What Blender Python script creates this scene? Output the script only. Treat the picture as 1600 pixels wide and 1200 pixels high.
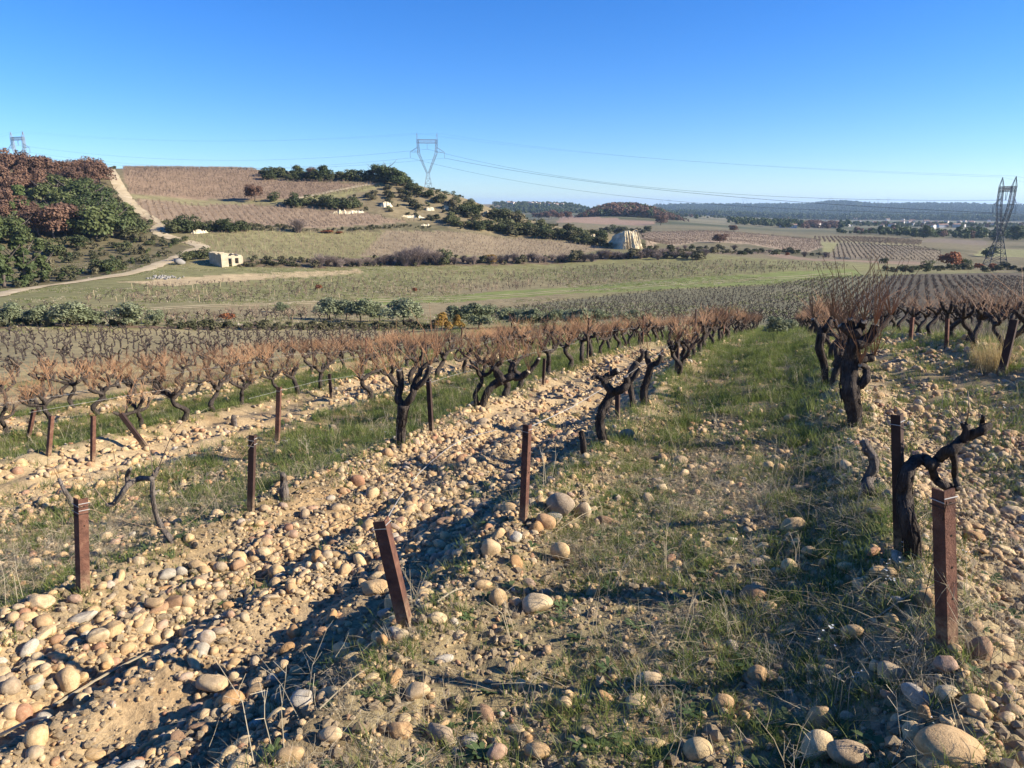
import bpy, math, random
import numpy as np
from mathutils import Vector, Matrix

for o in list(bpy.data.objects):
    bpy.data.objects.remove(o)
SC = bpy.context.scene
COL = SC.collection
PI = math.pi
R = math.radians

# ------------------------------------------------------------------ camera, light, exposure
HAZE = 9.0e-5
FOC, EYE = 1110.0, 1.65                     # focal length in photo pixels, eye height
PITCH = math.atan((600 - 320) / FOC)
cd = bpy.data.cameras.new('camera'); cam = bpy.data.objects.new('camera', cd); COL.objects.link(cam)
cam.location = (0, 0, EYE); cam.rotation_euler = (PI / 2 - PITCH, 0, 0)
cd.sensor_width = 36.0; cd.lens = 36.0 * FOC / 1600; cd.clip_start = 0.05; cd.clip_end = 40000
SC.camera = cam

SUN_AZ, SUN_EL = R(97), R(25)               # clockwise from the view axis (+Y)
SUNV = Vector((math.sin(SUN_AZ) * math.cos(SUN_EL), math.cos(SUN_AZ) * math.cos(SUN_EL), math.sin(SUN_EL)))
w = bpy.data.worlds.new('World'); SC.world = w; w.use_nodes = True
nt = w.node_tree; nt.nodes.clear()
sky = nt.nodes.new('ShaderNodeTexSky'); sky.sky_type = 'NISHITA'; sky.sun_disc = False
sky.sun_elevation = SUN_EL; sky.sun_rotation = SUN_AZ
sky.altitude = 100; sky.air_density = 1.0; sky.dust_density = 0.0; sky.ozone_density = 8.0
bg = nt.nodes.new('ShaderNodeBackground'); bg.inputs['Strength'].default_value = 0.086
wo = nt.nodes.new('ShaderNodeOutputWorld')
hsv = nt.nodes.new('ShaderNodeHueSaturation'); hsv.inputs['Saturation'].default_value = 1.16; hsv.inputs['Hue'].default_value = 0.511
nt.links.new(sky.outputs[0], hsv.inputs['Color']); nt.links.new(hsv.outputs[0], bg.inputs[0]); nt.links.new(bg.outputs[0], wo.inputs[0])
sd = bpy.data.lights.new('sun', 'SUN'); sd.energy = 5.0; sd.angle = R(0.53); sd.color = (1.0, 0.905, 0.765)
sun = bpy.data.objects.new('sun', sd); COL.objects.link(sun); sun.rotation_euler = SUNV.to_track_quat('Z', 'Y').to_euler()
SC.view_settings.view_transform = 'Standard'; SC.view_settings.look = 'None'
SC.view_settings.exposure = 1.22; SC.view_settings.gamma = 1.0; SC.view_settings.use_curve_mapping = False
SC.render.engine = 'CYCLES'
SC.cycles.max_bounces = 6; SC.cycles.diffuse_bounces = 3; SC.cycles.glossy_bounces = 2
SC.cycles.transmission_bounces = 3; SC.cycles.transparent_max_bounces = 6; SC.cycles.volume_bounces = 0
SC.cycles.use_denoising = True; SC.cycles.denoiser = 'OPENIMAGEDENOISE'
SC.cycles.sample_clamp_indirect = 6.0

rng = np.random.default_rng(7)
rnd = random.Random(11)

# ------------------------------------------------------------------ helpers: noise and terrain
def _hash(ix, iy, seed):
    h = (ix.astype(np.int64) * 374761393 + iy.astype(np.int64) * 668265263 + seed * 1442695041) & 0xffffffff
    h = ((h ^ (h >> 13)) * 1274126177) & 0xffffffff
    h = (h ^ (h >> 16)) & 0xffffffff
    return h / 4294967295.0
def vnoise(x, y, seed=0):
    ix = np.floor(x); iy = np.floor(y); fx = x - ix; fy = y - iy
    fx = fx * fx * (3 - 2 * fx); fy = fy * fy * (3 - 2 * fy)
    a = _hash(ix, iy, seed); b = _hash(ix + 1, iy, seed); c = _hash(ix, iy + 1, seed); d = _hash(ix + 1, iy + 1, seed)
    return (a * (1 - fx) + b * fx) * (1 - fy) + (c * (1 - fx) + d * fx) * fy * 1.0
def fbm(x, y, seed=0, octv=4):
    s = 0; a = 0.5; t = 0
    for k in range(octv):
        s = s + a * vnoise(x * 2 ** k + 17.3 * k, y * 2 ** k - 9.1 * k, seed + k); t += a; a *= 0.55
    return s / t

ROW_A, ROW_B, ROW_C, ROW_TH = 0.0665, 0.1185, 0.0009, 0.371    # slope along the rows, across, curvature, heading
ST, CT = math.sin(ROW_TH), math.cos(ROW_TH)
ROW0, ROWS = -0.72, 2.30                                       # first row right of the path, row spacing
def uv_of(x, y): return x * ST + y * CT, -x * CT + y * ST      # along rows, leftwards across rows
def xy_of(u, v): return u * ST - v * CT, u * CT + v * ST
def near_plane(x, y):
    u, v = uv_of(x, y); uu = np.clip(u, -10, 60)
    return -ROW_A * u - ROW_B * v - ROW_C * uu * uu

def slope_y(y, ca):
    v = (600 - y) / FOC; cp, sp = math.cos(PITCH), math.sin(PITCH)
    return ca * (v * cp - sp) / (cp + v * sp)
def pchip(xk, yk, x):
    xk = np.asarray(xk, float); yk = np.asarray(yk, float)
    h = np.diff(xk); d = np.diff(yk) / h; m = np.zeros_like(yk)
    for i in range(1, len(xk) - 1):
        if d[i - 1] * d[i] > 0:
            w1 = 2 * h[i] + h[i - 1]; w2 = h[i] + 2 * h[i - 1]; m[i] = (w1 + w2) / (w1 / d[i - 1] + w2 / d[i])
    m[0] = d[0]; m[-1] = d[-1]
    x = np.clip(x, xk[0], xk[-1]); i = np.clip(np.searchsorted(xk, x) - 1, 0, len(h) - 1)
    t = (x - xk[i]) / h[i]; t2 = t * t; t3 = t2 * t
    return (2 * t3 - 3 * t2 + 1) * yk[i] + (t3 - 2 * t2 + t) * h[i] * m[i] + (-2 * t3 + 3 * t2) * yk[i + 1] + (t3 - t2) * h[i] * m[i + 1]

# profiles of the land: for a bearing (photo column at the horizon) the distance and the photo row it is seen at
PROF = {
 0: [(48,548),(66,522),(70,517),(74,508),(90,500),(110,484),(140,466),(160,457),(175,450),(200,425),(230,388),(260,348),(300,302),(340,264),(360,260),(420,285),(600,330),(1000,338),(2000,332),(4500,330),(9000,328)],
 175: [(48,545),(66,522),(70,518),(74,510),(90,498),(110,480),(140,460),(165,443),(178,433),(200,415),(235,383),(270,342),(300,312),(350,270),(370,264),(400,264),(460,285),(600,330),(1000,338),(2000,332),(4500,330),(9000,328)],
 350: [(48,540),(66,522),(71,517),(75,511),(90,496),(110,478),(140,457),(165,440),(185,424),(193,417),(201,404),(208,401),(252,361),(258,354),(265,350),(312,314),(318,309),(322,307),(375,266),(390,264),(450,275),(600,330),(1000,338),(2000,332),(4500,330),(9000,328)],
 600: [(48,536),(66,520),(78,508),(90,498),(110,482),(125,470),(165,442),(195,420),(205,413),(209,406),(214,402),(262,360),(268,354),(275,350),(290,332),(318,302),(335,287),(350,277),(370,276),(430,300),(600,335),(1000,338),(2000,331),(4500,330),(9000,328)],
 650: [(48,534),(66,518),(78,507),(90,497),(110,481),(126,468),(165,442),(198,420),(208,412),(212,406),(217,402),(266,360),(274,353),(285,345),(296,330),(320,304),(335,294),(350,288),(370,288),(430,306),(600,335),(1000,338),(2000,331),(4500,330),(9000,328)],
 700: [(48,532),(66,516),(78,506),(90,497),(110,481),(128,467),(165,443),(200,420),(210,411),(214,406),(219,402),(270,361),(280,352),(298,332),(322,308),(335,303),(380,308),(500,308),(650,330),(1000,340),(1500,336),(2100,320),(2600,324),(4500,330),(9000,328)],
 800: [(48,529),(66,512),(78,503),(90,494),(110,480),(130,464),(165,445),(200,424),(218,410),(223,405),(230,401),(278,370),(288,361),(305,348),(325,337),(360,340),(450,352),(600,352),(900,345),(1500,334),(2100,319),(2600,323),(4500,330),(9000,328)],
 880: [(48,525),(66,508),(78,500),(90,491),(110,478),(135,458),(165,444),(205,422),(225,408),(230,403),(238,399),(275,378),(285,370),(295,364),(310,357),(340,356),(450,362),(520,360),(700,346),(800,342),(1000,340),(1500,334),(2100,320),(2600,324),(4500,330),(9000,328)],
 960: [(48,521),(66,505),(78,497),(90,489),(110,476),(140,454),(165,442),(205,420),(230,406),(236,401),(245,397),(262,388),(276,384),(292,367),(302,366),(330,372),(400,376),(450,372),(560,362),(700,351),(800,346),(900,336),(1000,328),(1100,334),(1500,336),(3000,333),(4500,325),(5500,330),(9000,328)],
 1100: [(48,514),(66,502),(78,494),(90,486),(110,474),(140,452),(165,438),(205,418),(235,404),(250,398),(262,395),(300,392),(340,386),(420,374),(520,364),(700,356),(900,348),(1100,344),(1800,338),(3000,335),(4300,323),(4700,321),(6000,328),(9000,328)],
 1250: [(48,510),(66,498),(78,491),(90,483),(110,470),(140,450),(165,438),(190,427),(215,414),(250,407),(290,402),(330,396),(420,383),(560,370),(700,363),(1000,355),(1800,345),(3000,339),(4300,324),(4700,321),(6000,328),(9000,328)],
 1310: [(48,508),(66,497),(78,490),(90,482),(110,469),(140,450),(165,438),(192,427),(215,416),(250,409),(290,404),(330,398),(420,384),(560,372),(700,364),(1000,356),(1800,346),(3000,340),(4300,319),(4700,316),(6000,328),(9000,328)],
 1380: [(48,507),(66,496),(78,489),(90,481),(110,468),(140,450),(165,438),(194,428),(215,420),(250,414),(290,408),(330,401),(400,388),(520,376),(700,366),(1000,357),(1800,346),(3000,340),(4300,323),(4700,321),(6000,328),(9000,328)],
 1450: [(48,505),(66,494),(78,487),(90,480),(110,467),(140,449),(165,438),(195,428),(215,424),(240,421),(290,413),(330,405),(380,392),(480,381),(700,369),(1000,359),(1800,347),(3000,341),(4300,323),(4700,320),(6000,328),(9000,328)],
 1600: [(48,501),(66,492),(78,486),(90,479),(110,467),(140,450),(165,441),(195,432),(215,428),(240,427),(290,422),(330,416),(380,404),(480,388),(700,372),(1000,361),(1800,349),(3000,342),(4300,326),(4700,323),(6000,329),(9000,328)],
}
HX = FOC * math.cos(PITCH) + 280 * math.sin(PITCH)
_az, _tab = [], []
LR = np.linspace(math.log(8.0), math.log(9000.0), 700)
for px in sorted(PROF):
    az = math.atan((px - 800) / HX); ca = math.cos(az)
    rk, tk = [], []
    for r in (8.0, 10.0, 12.5, 16.0):
        rk.append(math.log(r)); tk.append((float(near_plane(r * math.sin(az), r * ca)) - EYE) / r)
    for r, y in PROF[px]:
        rk.append(math.log(r)); tk.append(slope_y(y, ca))
    _az.append(az); _tab.append(pchip(rk, tk, LR))
_az = np.array([_az[0] - 0.5] + _az + [_az[-1] + 0.5]); _tab = np.array([_tab[0]] + _tab + [_tab[-1]])
AZF = np.linspace(_az[0], _az[-1], 500)
TAB = np.array([pchip(_az, _tab[:, j], AZF) for j in range(len(LR))])      # [r, az]

def ground_base(x, y):
    x = np.asarray(x, float); y = np.asarray(y, float)
    r = np.hypot(x, y) + 1e-9; az = np.arctan2(x, y)
    fi = np.clip((np.log(r) - LR[0]) / (LR[1] - LR[0]), 0, len(LR) - 1.001)
    fj = np.clip((az - AZF[0]) / (AZF[1] - AZF[0]), 0, len(AZF) - 1.001)
    i = fi.astype(int); j = fj.astype(int); fi = fi - i; fj = fj - j
    t = (TAB[i, j] * (1 - fj) + TAB[i, j + 1] * fj) * (1 - fi) + (TAB[i + 1, j] * (1 - fj) + TAB[i + 1, j + 1] * fj) * fi
    zt = EYE + r * t
    b = np.clip((r - 10) / 6.0, 0, 1); b = b * b * (3 - 2 * b)
    zn = near_plane(x, y)
    # behind the viewer the same gentle slope simply goes on
    bb = np.clip((np.abs(az) - 1.2) / 0.6, 0, 1)
    zb = np.where(r > 60, -6.0 * np.clip(r / 60, 0, 3), np.clip(zn, -8, 8))
    return (zn * (1 - b) + zt * b) * (1 - bb * b) + zb * bb * b
def mound(x, y):
    u, v = uv_of(x, y); r = np.hypot(x, y)
    k = np.round((v - ROW0) / ROWS); d = v - (ROW0 + k * ROWS) + 0.10 * (vnoise(u * 0.7, k * 3.1, 5) - .5)
    fade = np.clip((42 - r) / 14, 0, 1)
    s_ = (v - ROW0) / ROWS; kk = np.floor(s_); f_ = (s_ - kk) * ROWS; e_ = np.minimum(f_, ROWS - f_); odd = (kk % 2 == 1)
    inn = np.clip((e_ - .12) / .30, 0, 1); inn = inn * inn * (3 - 2 * inn)
    fur = np.where(odd, inn * (-.055 + .042 * np.cos(2 * PI * (f_ - .55 + .16 * (vnoise(u * .8, kk * 5.5, 15) - .5)) / .62) * (.5 + vnoise(u * 1.3, v * 1.3, 16))), 0.0) * np.where(kk < 0, .45, 1.0)
    fur = fur + np.where(kk % 2 == 0, .03, 0)
    amp = np.where(k == 0, 0.17, np.where(k == 1, 0.15, 0.12)) * (0.75 + 0.5 * vnoise(u * 0.9, k * 7.7, 9))
    return (amp * np.exp(-(d / 0.34) ** 2) - 0.09 + fur) * fade
def ground(x, y):
    x = np.asarray(x, float); y = np.asarray(y, float)
    z = ground_base(x, y) + mound(x, y); r = np.hypot(x, y)
    n1 = np.clip((60 - r) / 30, 0, 1)
    z = z + n1 * (0.10 * (fbm(x * .55, y * .55, 21, 2) - .5))
    n2 = np.clip((25 - r) / 15, 0, 1)
    z = z + n2 * 0.055 * (fbm(x * 4.2, y * 4.2, 31, 3) - .5)
    n3 = np.clip((10 - r) / 6, 0, 1)
    z = z + n3 * 0.022 * (vnoise(x * 26, y * 26, 41) - .5)
    f1 = np.clip((r - 60) / 80, 0, 1) * np.clip((1500 - r) / 800, 0, 1)
    z = z + f1 * 0.8 * (fbm(x * .06, y * .06, 51, 3) - .5)
    return z
def gz(x, y): return float(ground(np.array([x]), np.array([y]))[0])

def ray(px, py):
    u = (px - 800) / FOC; v = (600 - py) / FOC
    d = np.array([u, math.cos(PITCH) + v * math.sin(PITCH), -math.sin(PITCH) + v * math.cos(PITCH)])
    return d
_LAM = np.exp(np.linspace(math.log(1.2), math.log(8000), 2600))
def at(px, py):
    """where the line of sight through a photo point meets the land"""
    d = ray(px, py); P = d[None, :] * _LAM[:, None]; g = ground(P[:, 0], P[:, 1]); h = P[:, 2] + EYE - g
    k = np.nonzero(h < 0)[0]
    if len(k) == 0: k = [len(_LAM) - 1]
    k = max(1, int(k[0])); t = h[k - 1] / (h[k - 1] - h[k] + 1e-12); lam = _LAM[k - 1] + (_LAM[k] - _LAM[k - 1]) * min(1, max(0, t))
    p = d * lam
    return Vector((p[0], p[1], gz(p[0], p[1])))
def on_plane(px, py, depth):
    d = ray(px, py); p = d * (depth / d[1]); return Vector((p[0], p[1], p[2] + EYE))
def pxm(P):
    """photo pixels per metre at a point"""
    zc = P[1] * math.cos(PITCH) - (P[2] - EYE) * math.sin(PITCH); return FOC / zc
def proj(P):
    P = np.asarray(P, float); x, y, z = P[..., 0], P[..., 1], P[..., 2] - EYE
    zc = y * math.cos(PITCH) - z * math.sin(PITCH); yc = y * math.sin(PITCH) + z * math.cos(PITCH)
    return 800 + FOC * x / zc, 600 - FOC * yc / zc
def inpoly(poly, X, Y):
    inside = np.zeros(X.shape, bool); n = len(poly)
    for i in range(n):
        x1, y1 = poly[i]; x2, y2 = poly[(i + 1) % n]
        if y1 == y2: continue
        c = ((y1 > Y) != (y2 > Y)) & (X < (x2 - x1) * (Y - y1) / (y2 - y1) + x1)
        inside ^= c
    return inside
def land_poly(pts):
    """a field's outline: corners found on the land, kept as bearing and log distance"""
    out = []
    for p in pts:
        q = at(*p); out.append((math.atan2(q.x, q.y), math.log(math.hypot(q.x, q.y))))
    return out
def in_land(poly, x, y): return inpoly(poly, np.arctan2(x, y), np.log(np.hypot(x, y)))

# ------------------------------------------------------------------ helpers: materials
def node_mat(name):
    m = bpy.data.materials.new(name); m.use_nodes = True; t = m.node_tree; t.nodes.clear()
    out = t.nodes.new('ShaderNodeOutputMaterial'); return m, t, out
def N(t, kind, **kw):
    n = t.nodes.new(kind)
    for k, v in kw.items(): setattr(n, k, v)
    return n
def mixc(t, fac, a, b, mode='MIX'):
    n = N(t, 'ShaderNodeMix', data_type='RGBA', blend_type=mode)
    for sock, val in ((n.inputs[0], fac), (n.inputs[6], a), (n.inputs[7], b)):
        if hasattr(val, 'is_linked') or hasattr(val, 'links'): t.links.new(val, sock)
        else: sock.default_value = val if not isinstance(val, tuple) else (*val, 1)[:4]
    return n.outputs[2]
def mapr(t, val, a, b, c, d):
    n = N(t, 'ShaderNodeMapRange'); t.links.new(val, n.inputs[0])
    for i, q in enumerate((a, b, c, d)): n.inputs[i + 1].default_value = q
    return n.outputs[0]
def noise(t, vec, scale, detail=4, rough=.6):
    n = N(t, 'ShaderNodeTexNoise'); n.inputs['Scale'].default_value = scale; n.inputs['Detail'].default_value = detail; n.inputs['Roughness'].default_value = rough
    if vec is not None: t.links.new(vec, n.inputs['Vector'])
    return n.outputs['Fac']
def ramp(t, val, stops):
    n = N(t, 'ShaderNodeValToRGB'); e = n.color_ramp.elements
    while len(e) < len(stops): e.new(.5)
    for k, (p, c) in enumerate(stops): e[k].position = p; e[k].color = (*c, 1)
    t.links.new(val, n.inputs[0]); return n.outputs[0]
def bump(t, val, strength, dist):
    n = N(t, 'ShaderNodeBump'); n.inputs['Strength'].default_value = strength; n.inputs['Distance'].default_value = dist
    t.links.new(val, n.inputs['Height']); return n.outputs[0]
def surf(t, out, col, rough=.85, normal=None, transl=0.0, spec=.3):
    p = N(t, 'ShaderNodeBsdfPrincipled'); p.inputs['Roughness'].default_value = rough; p.inputs['Specular IOR Level'].default_value = spec
    if isinstance(col, tuple): p.inputs['Base Color'].default_value = (*col, 1)
    else: t.links.new(col, p.inputs['Base Color'])
    if normal is not None: t.links.new(normal, p.inputs['Normal'])
    sh = p.outputs[0]
    if transl:
        tr = N(t, 'ShaderNodeBsdfTranslucent'); mx = N(t, 'ShaderNodeMixShader'); mx.inputs[0].default_value = transl
        if isinstance(col, tuple): tr.inputs[0].default_value = (*col, 1)
        else: t.links.new(col, tr.inputs[0])
        t.links.new(sh, mx.inputs[1]); t.links.new(tr.outputs[0], mx.inputs[2]); sh = mx.outputs[0]
    t.links.new(sh, out.inputs[0])
def varied(name, stops, scale=3.0, rough=.9, transl=0.0, bumps=None, per_object=.5, spec=.2, space='Object', dark=.55):
    """colour from a ramp driven by each object's own random number and a noise over it"""
    m, t, out = node_mat(name)
    oi = N(t, 'ShaderNodeObjectInfo'); tc = N(t, 'ShaderNodeTexCoord')
    v = tc.outputs[space]
    nf = noise(t, v, scale, 3)
    a = N(t, 'ShaderNodeMath', operation='MULTIPLY'); t.links.new(oi.outputs['Random'], a.inputs[0]); a.inputs[1].default_value = per_object
    n2 = mapr(t, nf, .28, .72, 0, 1 - per_object)
    b = N(t, 'ShaderNodeMath', operation='ADD'); t.links.new(a.outputs[0], b.inputs[0]); t.links.new(n2, b.inputs[1])
    c = ramp(t, b.outputs[0], stops)
    nrm = None
    if bumps: nrm = bump(t, noise(t, v, bumps[0], 5, .7), bumps[1], bumps[2])
    surf(t, out, c, rough, nrm, transl, spec); return m

# soil and land: colour of each field from the land's own attribute, broken up by noise at several sizes
def land_material():
    m, t, out = node_mat('land')
    at_ = N(t, 'ShaderNodeVertexColor', layer_name='land_colour'); g = N(t, 'ShaderNodeNewGeometry').outputs['Position']
    n1 = noise(t, g, 0.35, 5, .65); n2 = noise(t, g, 3.5, 5, .7); n3 = noise(t, g, 40, 4, .7)
    c = mixc(t, 1.0, at_.outputs['Color'], ramp(t, mapr(t, n1, .3, .7, 0, 1), [(0, (.74, .72, .70)), (1, (1.22, 1.22, 1.2))]), 'MULTIPLY')
    c = mixc(t, 1.0, c, ramp(t, mapr(t, n2, .3, .7, 0, 1), [(0, (.72, .70, .67)), (1, (1.25, 1.25, 1.23))]), 'MULTIPLY')
    c = mixc(t, .8, c, ramp(t, mapr(t, n3, .3, .7, 0, 1), [(0, (.62, .60, .58)), (1, (1.3, 1.3, 1.28))]), 'MULTIPLY')
    surf(t, out, c, .95, bump(t, n3, .6, .02), spec=.1); return m
M = {}
M['land'] = land_material()
m, t, out = node_mat('stone'); oi = N(t, 'ShaderNodeObjectInfo'); tc = N(t, 'ShaderNodeTexCoord').outputs['Object']
vv = N(t, 'ShaderNodeVectorMath', operation='ADD'); t.links.new(tc, vv.inputs[0])
cmb = N(t, 'ShaderNodeCombineXYZ'); q = N(t, 'ShaderNodeMath', operation='MULTIPLY'); q.inputs[1].default_value = 40; t.links.new(oi.outputs['Random'], q.inputs[0])
t.links.new(q.outputs[0], cmb.inputs[0]); t.links.new(cmb.outputs[0], vv.inputs[1])
c = ramp(t, oi.outputs['Random'], [(0, (.54, .40, .22)), (.16, (.46, .32, .17)), (.3, (.54, .42, .26)), (.45, (.38, .25, .13)), (.58, (.58, .46, .28)), (.7, (.33, .265, .19)), (.82, (.48, .34, .18)), (.91, (.36, .20, .12)), (1, (.46, .42, .34))])
n1 = noise(t, vv.outputs[0], 2.2, 5, .65); n2 = noise(t, vv.outputs[0], 11, 5, .7)
c = mixc(t, .85, c, ramp(t, mapr(t, n1, .3, .7, 0, 1), [(0, (.66, .60, .52)), (1, (1.22, 1.2, 1.16))]), 'MULTIPLY')
c = mixc(t, .7, c, ramp(t, mapr(t, n2, .3, .7, 0, 1), [(0, (.7, .66, .6)), (1, (1.2, 1.2, 1.2))]), 'MULTIPLY')
surf(t, out, c, .78, bump(t, n2, .35, .06), spec=.25); M['stone'] = m
M['clod'] = varied('soil_clod', [(0, (.25, .18, .105)), (.5, (.35, .265, .16)), (1, (.46, .36, .23))], 8, bumps=(20, .6, .1))
M['bark'] = varied('vine_bark', [(0, (.028, .022, .019)), (.5, (.062, .050, .042)), (1, (.125, .104, .088))], 9, bumps=(24, 1.0, .03), per_object=.25)
M['pale_bark'] = varied('weathered_vine_bark', [(0, (.10, .085, .07)), (.5, (.20, .17, .14)), (1, (.32, .28, .24))], 9, bumps=(24, 1.0, .03), per_object=.2)
M['cane'] = varied('vine_cane', [(0, (.13, .080, .050)), (.35, (.245, .135, .070)), (.7, (.35, .195, .098)), (1, (.46, .30, .18))], 2.5, .6, per_object=.55)
M['dull_cane'] = varied('dull_vine_cane', [(0, (.13, .09, .065)), (.5, (.215, .155, .105)), (1, (.32, .24, .16))], 2.5, .7, per_object=.55)
M['rust'] = varied('rusty_iron', [(0, (.040, .022, .017)), (.3, (.085, .042, .030)), (.6, (.14, .066, .044)), (.85, (.20, .11, .07)), (1, (.27, .18, .12))], 11, .85, bumps=(60, .8, .012), per_object=.25)
M['dark_rust'] = varied('dark_iron', [(0, (.028, .018, .015)), (.6, (.055, .032, .025)), (1, (.085, .05, .036))], 14, .75, per_object=.3)
M['wire'] = varied('galvanised_wire', [(0, (.24, .23, .21)), (1, (.42, .40, .37))], 6, .45, per_object=.3, spec=.6)
M['hole'] = varied('punched_hole', [(0, (.008, .006, .005)), (1, (.012, .01, .008))], 4)
M['grass'] = varied('green_grass', [(0, (.075, .115, .026)), (.4, (.14, .185, .042)), (.75, (.21, .235, .066)), (1, (.32, .29, .13))], 4, .6, .45, per_object=.75)
M['straw'] = varied('dry_straw', [(0, (.23, .185, .115)), (.5, (.40, .335, .22)), (1, (.58, .51, .37))], 5, .75, .25, per_object=.7)
M['gold'] = varied('golden_grass', [(0, (.36, .26, .10)), (1, (.58, .45, .22))], 5, .7, .3, per_object=.5)
M['weed'] = varied('weed_leaf', [(0, (.05, .085, .03)), (.6, (.095, .135, .05)), (1, (.15, .17, .075))], 5, .6, .3, per_object=.7)
M['bush_leaf'] = varied('scrub_oak_leaf', [(0, (.034, .046, .018)), (.35, (.070, .084, .032)), (.7, (.115, .122, .050)), (1, (.17, .155, .075))], .6, .7, .2, per_object=.6)
M['cut_wood'] = varied('pale_cut_wood', [(0, (.22, .18, .13)), (1, (.36, .30, .22))], 20, .8)
M['petal'] = varied('white_petal', [(0, (.70, .70, .66)), (1, (.82, .82, .78))], 5, .6, .3)
M['oak_leaf'] = varied('brown_oak_leaf', [(0, (.085, .055, .040)), (.35, (.14, .082, .055)), (.7, (.195, .112, .072)), (1, (.235, .155, .105))], .45, .8, .2, per_object=.5)
M['holm_leaf'] = varied('evergreen_leaf', [(0, (.034, .050, .018)), (.4, (.068, .090, .031)), (.75, (.110, .128, .044)), (1, (.165, .165, .066))], .5, .6, .2, per_object=.5)
M['pine_leaf'] = varied('pale_pine_needles', [(0, (.055, .082, .024)), (1, (.12, .15, .05))], .6, .7, .2)
M['olive_leaf'] = varied('olive_leaf', [(0, (.11, .130, .066)), (.5, (.18, .20, .108)), (1, (.26, .275, .165))], .8, .6, .2, per_object=.4)
M['scrub_leaf'] = varied('scrub_leaf', [(0, (.045, .050, .024)), (.4, (.085, .085, .042)), (.75, (.135, .12, .065)), (1, (.20, .165, .095))], .7, .8, .2, per_object=.7)
M['autumn_leaf'] = varied('ochre_leaf', [(0, (.22, .14, .03)), (1, (.40, .24, .06))], .8, .7, .25)
M['red_leaf'] = varied('rust_red_leaf', [(0, (.20, .075, .035)), (1, (.34, .14, .06))], .8, .7, .25)
M['twig'] = varied('bare_twig', [(0, (.10, .075, .065)), (.5, (.18, .14, .12)), (1, (.27, .21, .18))], .8, .85, per_object=.6)
M['trunk'] = varied('tree_bark', [(0, (.07, .055, .045)), (1, (.16, .13, .11))], 3, .9, bumps=(12, .8, .05))
M['wall'] = varied('limestone_wall', [(0, (.30, .25, .17)), (.45, (.38, .32, .215)), (1, (.50, .43, .31))], .9, .9, bumps=(6, .5, .06), per_object=.1)
M['rubble'] = varied('grey_rubble', [(0, (.16, .15, .13)), (1, (.30, .28, .25))], 1.5, .9)
M['steel'] = varied('galvanised_lattice_steel', [(0, (.17, .185, .21)), (1, (.25, .265, .29))], .2, .6, spec=.4)
M['dark_steel'] = varied('dark_lattice_steel', [(0, (.045, .052, .06)), (1, (.085, .095, .105))], .2, .6, spec=.4)
M['cable'] = varied('power_cable', [(0, (.06, .07, .08)), (1, (.10, .11, .12))], .2, .6)
M['insulator'] = varied('glass_insulator', [(0, (.16, .2, .22)), (1, (.2, .25, .27))], 1, .3)
M['cliff'] = varied('yellow_marl', [(0, (.42, .32, .18)), (.35, (.58, .47, .29)), (.7, (.72, .62, .42)), (1, (.78, .70, .52))], .30, .95, bumps=(1.2, .9, .5), per_object=.15)
M['render'] = varied('pale_house_wall', [(0, (.40, .35, .29)), (.5, (.56, .51, .45)), (1, (.68, .66, .62))], .1, .9, per_object=.9)
M['tile'] = varied('clay_roof', [(0, (.26, .15, .10)), (1, (.36, .23, .16))], .2, .9, per_object=.8)
M['glass'] = varied('dark_window', [(0, (.02, .025, .03)), (1, (.03, .035, .04))], 1, .2)
M['track'] = varied('pale_dirt_track', [(0, (.33, .255, .15)), (.5, (.42, .335, .205)), (1, (.50, .41, .27))], .35, .95, bumps=(3, .5, .1), per_object=.1)

def streaky(name, stops):
    m, t, out = node_mat(name); tc = N(t, 'ShaderNodeTexCoord'); mp = N(t, 'ShaderNodeMapping'); mp.inputs['Scale'].default_value = (60, 60, 7); t.links.new(tc.outputs['Object'], mp.inputs['Vector'])
    oi = N(t, 'ShaderNodeObjectInfo'); n1 = noise(t, mp.outputs[0], 1.0, 5, .7); n2 = noise(t, tc.outputs['Object'], 7, 3)
    a = N(t, 'ShaderNodeMath', operation='MULTIPLY_ADD'); t.links.new(mapr(t, n1, .3, .7, 0, 1), a.inputs[0]); a.inputs[1].default_value = .6; t.links.new(mapr(t, n2, .3, .7, 0, .4), a.inputs[2])
    surf(t, out, ramp(t, a.outputs[0], stops), .95, bump(t, n1, 1.0, .035), spec=.1); return m
M['bark'] = streaky('vine_bark', [(0, (.018, .014, .012)), (.45, (.060, .048, .040)), (1, (.15, .125, .105))])
M['pale_bark'] = streaky('weathered_vine_bark', [(0, (.06, .05, .042)), (.5, (.18, .15, .125)), (1, (.32, .28, .24))])
def splash(m):
    """dried soil splashed over the foot of a post"""
    t = m.node_tree; p = [n for n in t.nodes if n.type == 'BSDF_PRINCIPLED'][0]; src = p.inputs['Base Color'].links[0].from_socket
    tc = N(t, 'ShaderNodeTexCoord'); sx = N(t, 'ShaderNodeSeparateXYZ'); t.links.new(tc.outputs['Object'], sx.inputs[0]); nz = noise(t, tc.outputs['Object'], 30, 4, .7)
    a = N(t, 'ShaderNodeMath', operation='MULTIPLY'); t.links.new(mapr(t, sx.outputs[2], .0, .16, .95, 0), a.inputs[0]); t.links.new(mapr(t, nz, .35, .6, 0, 1), a.inputs[1])
    t.links.new(mixc(t, a.outputs[0], src, (.33, .24, .14)), p.inputs['Base Color'])
splash(M['rust']); splash(M['dark_rust'])
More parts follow.
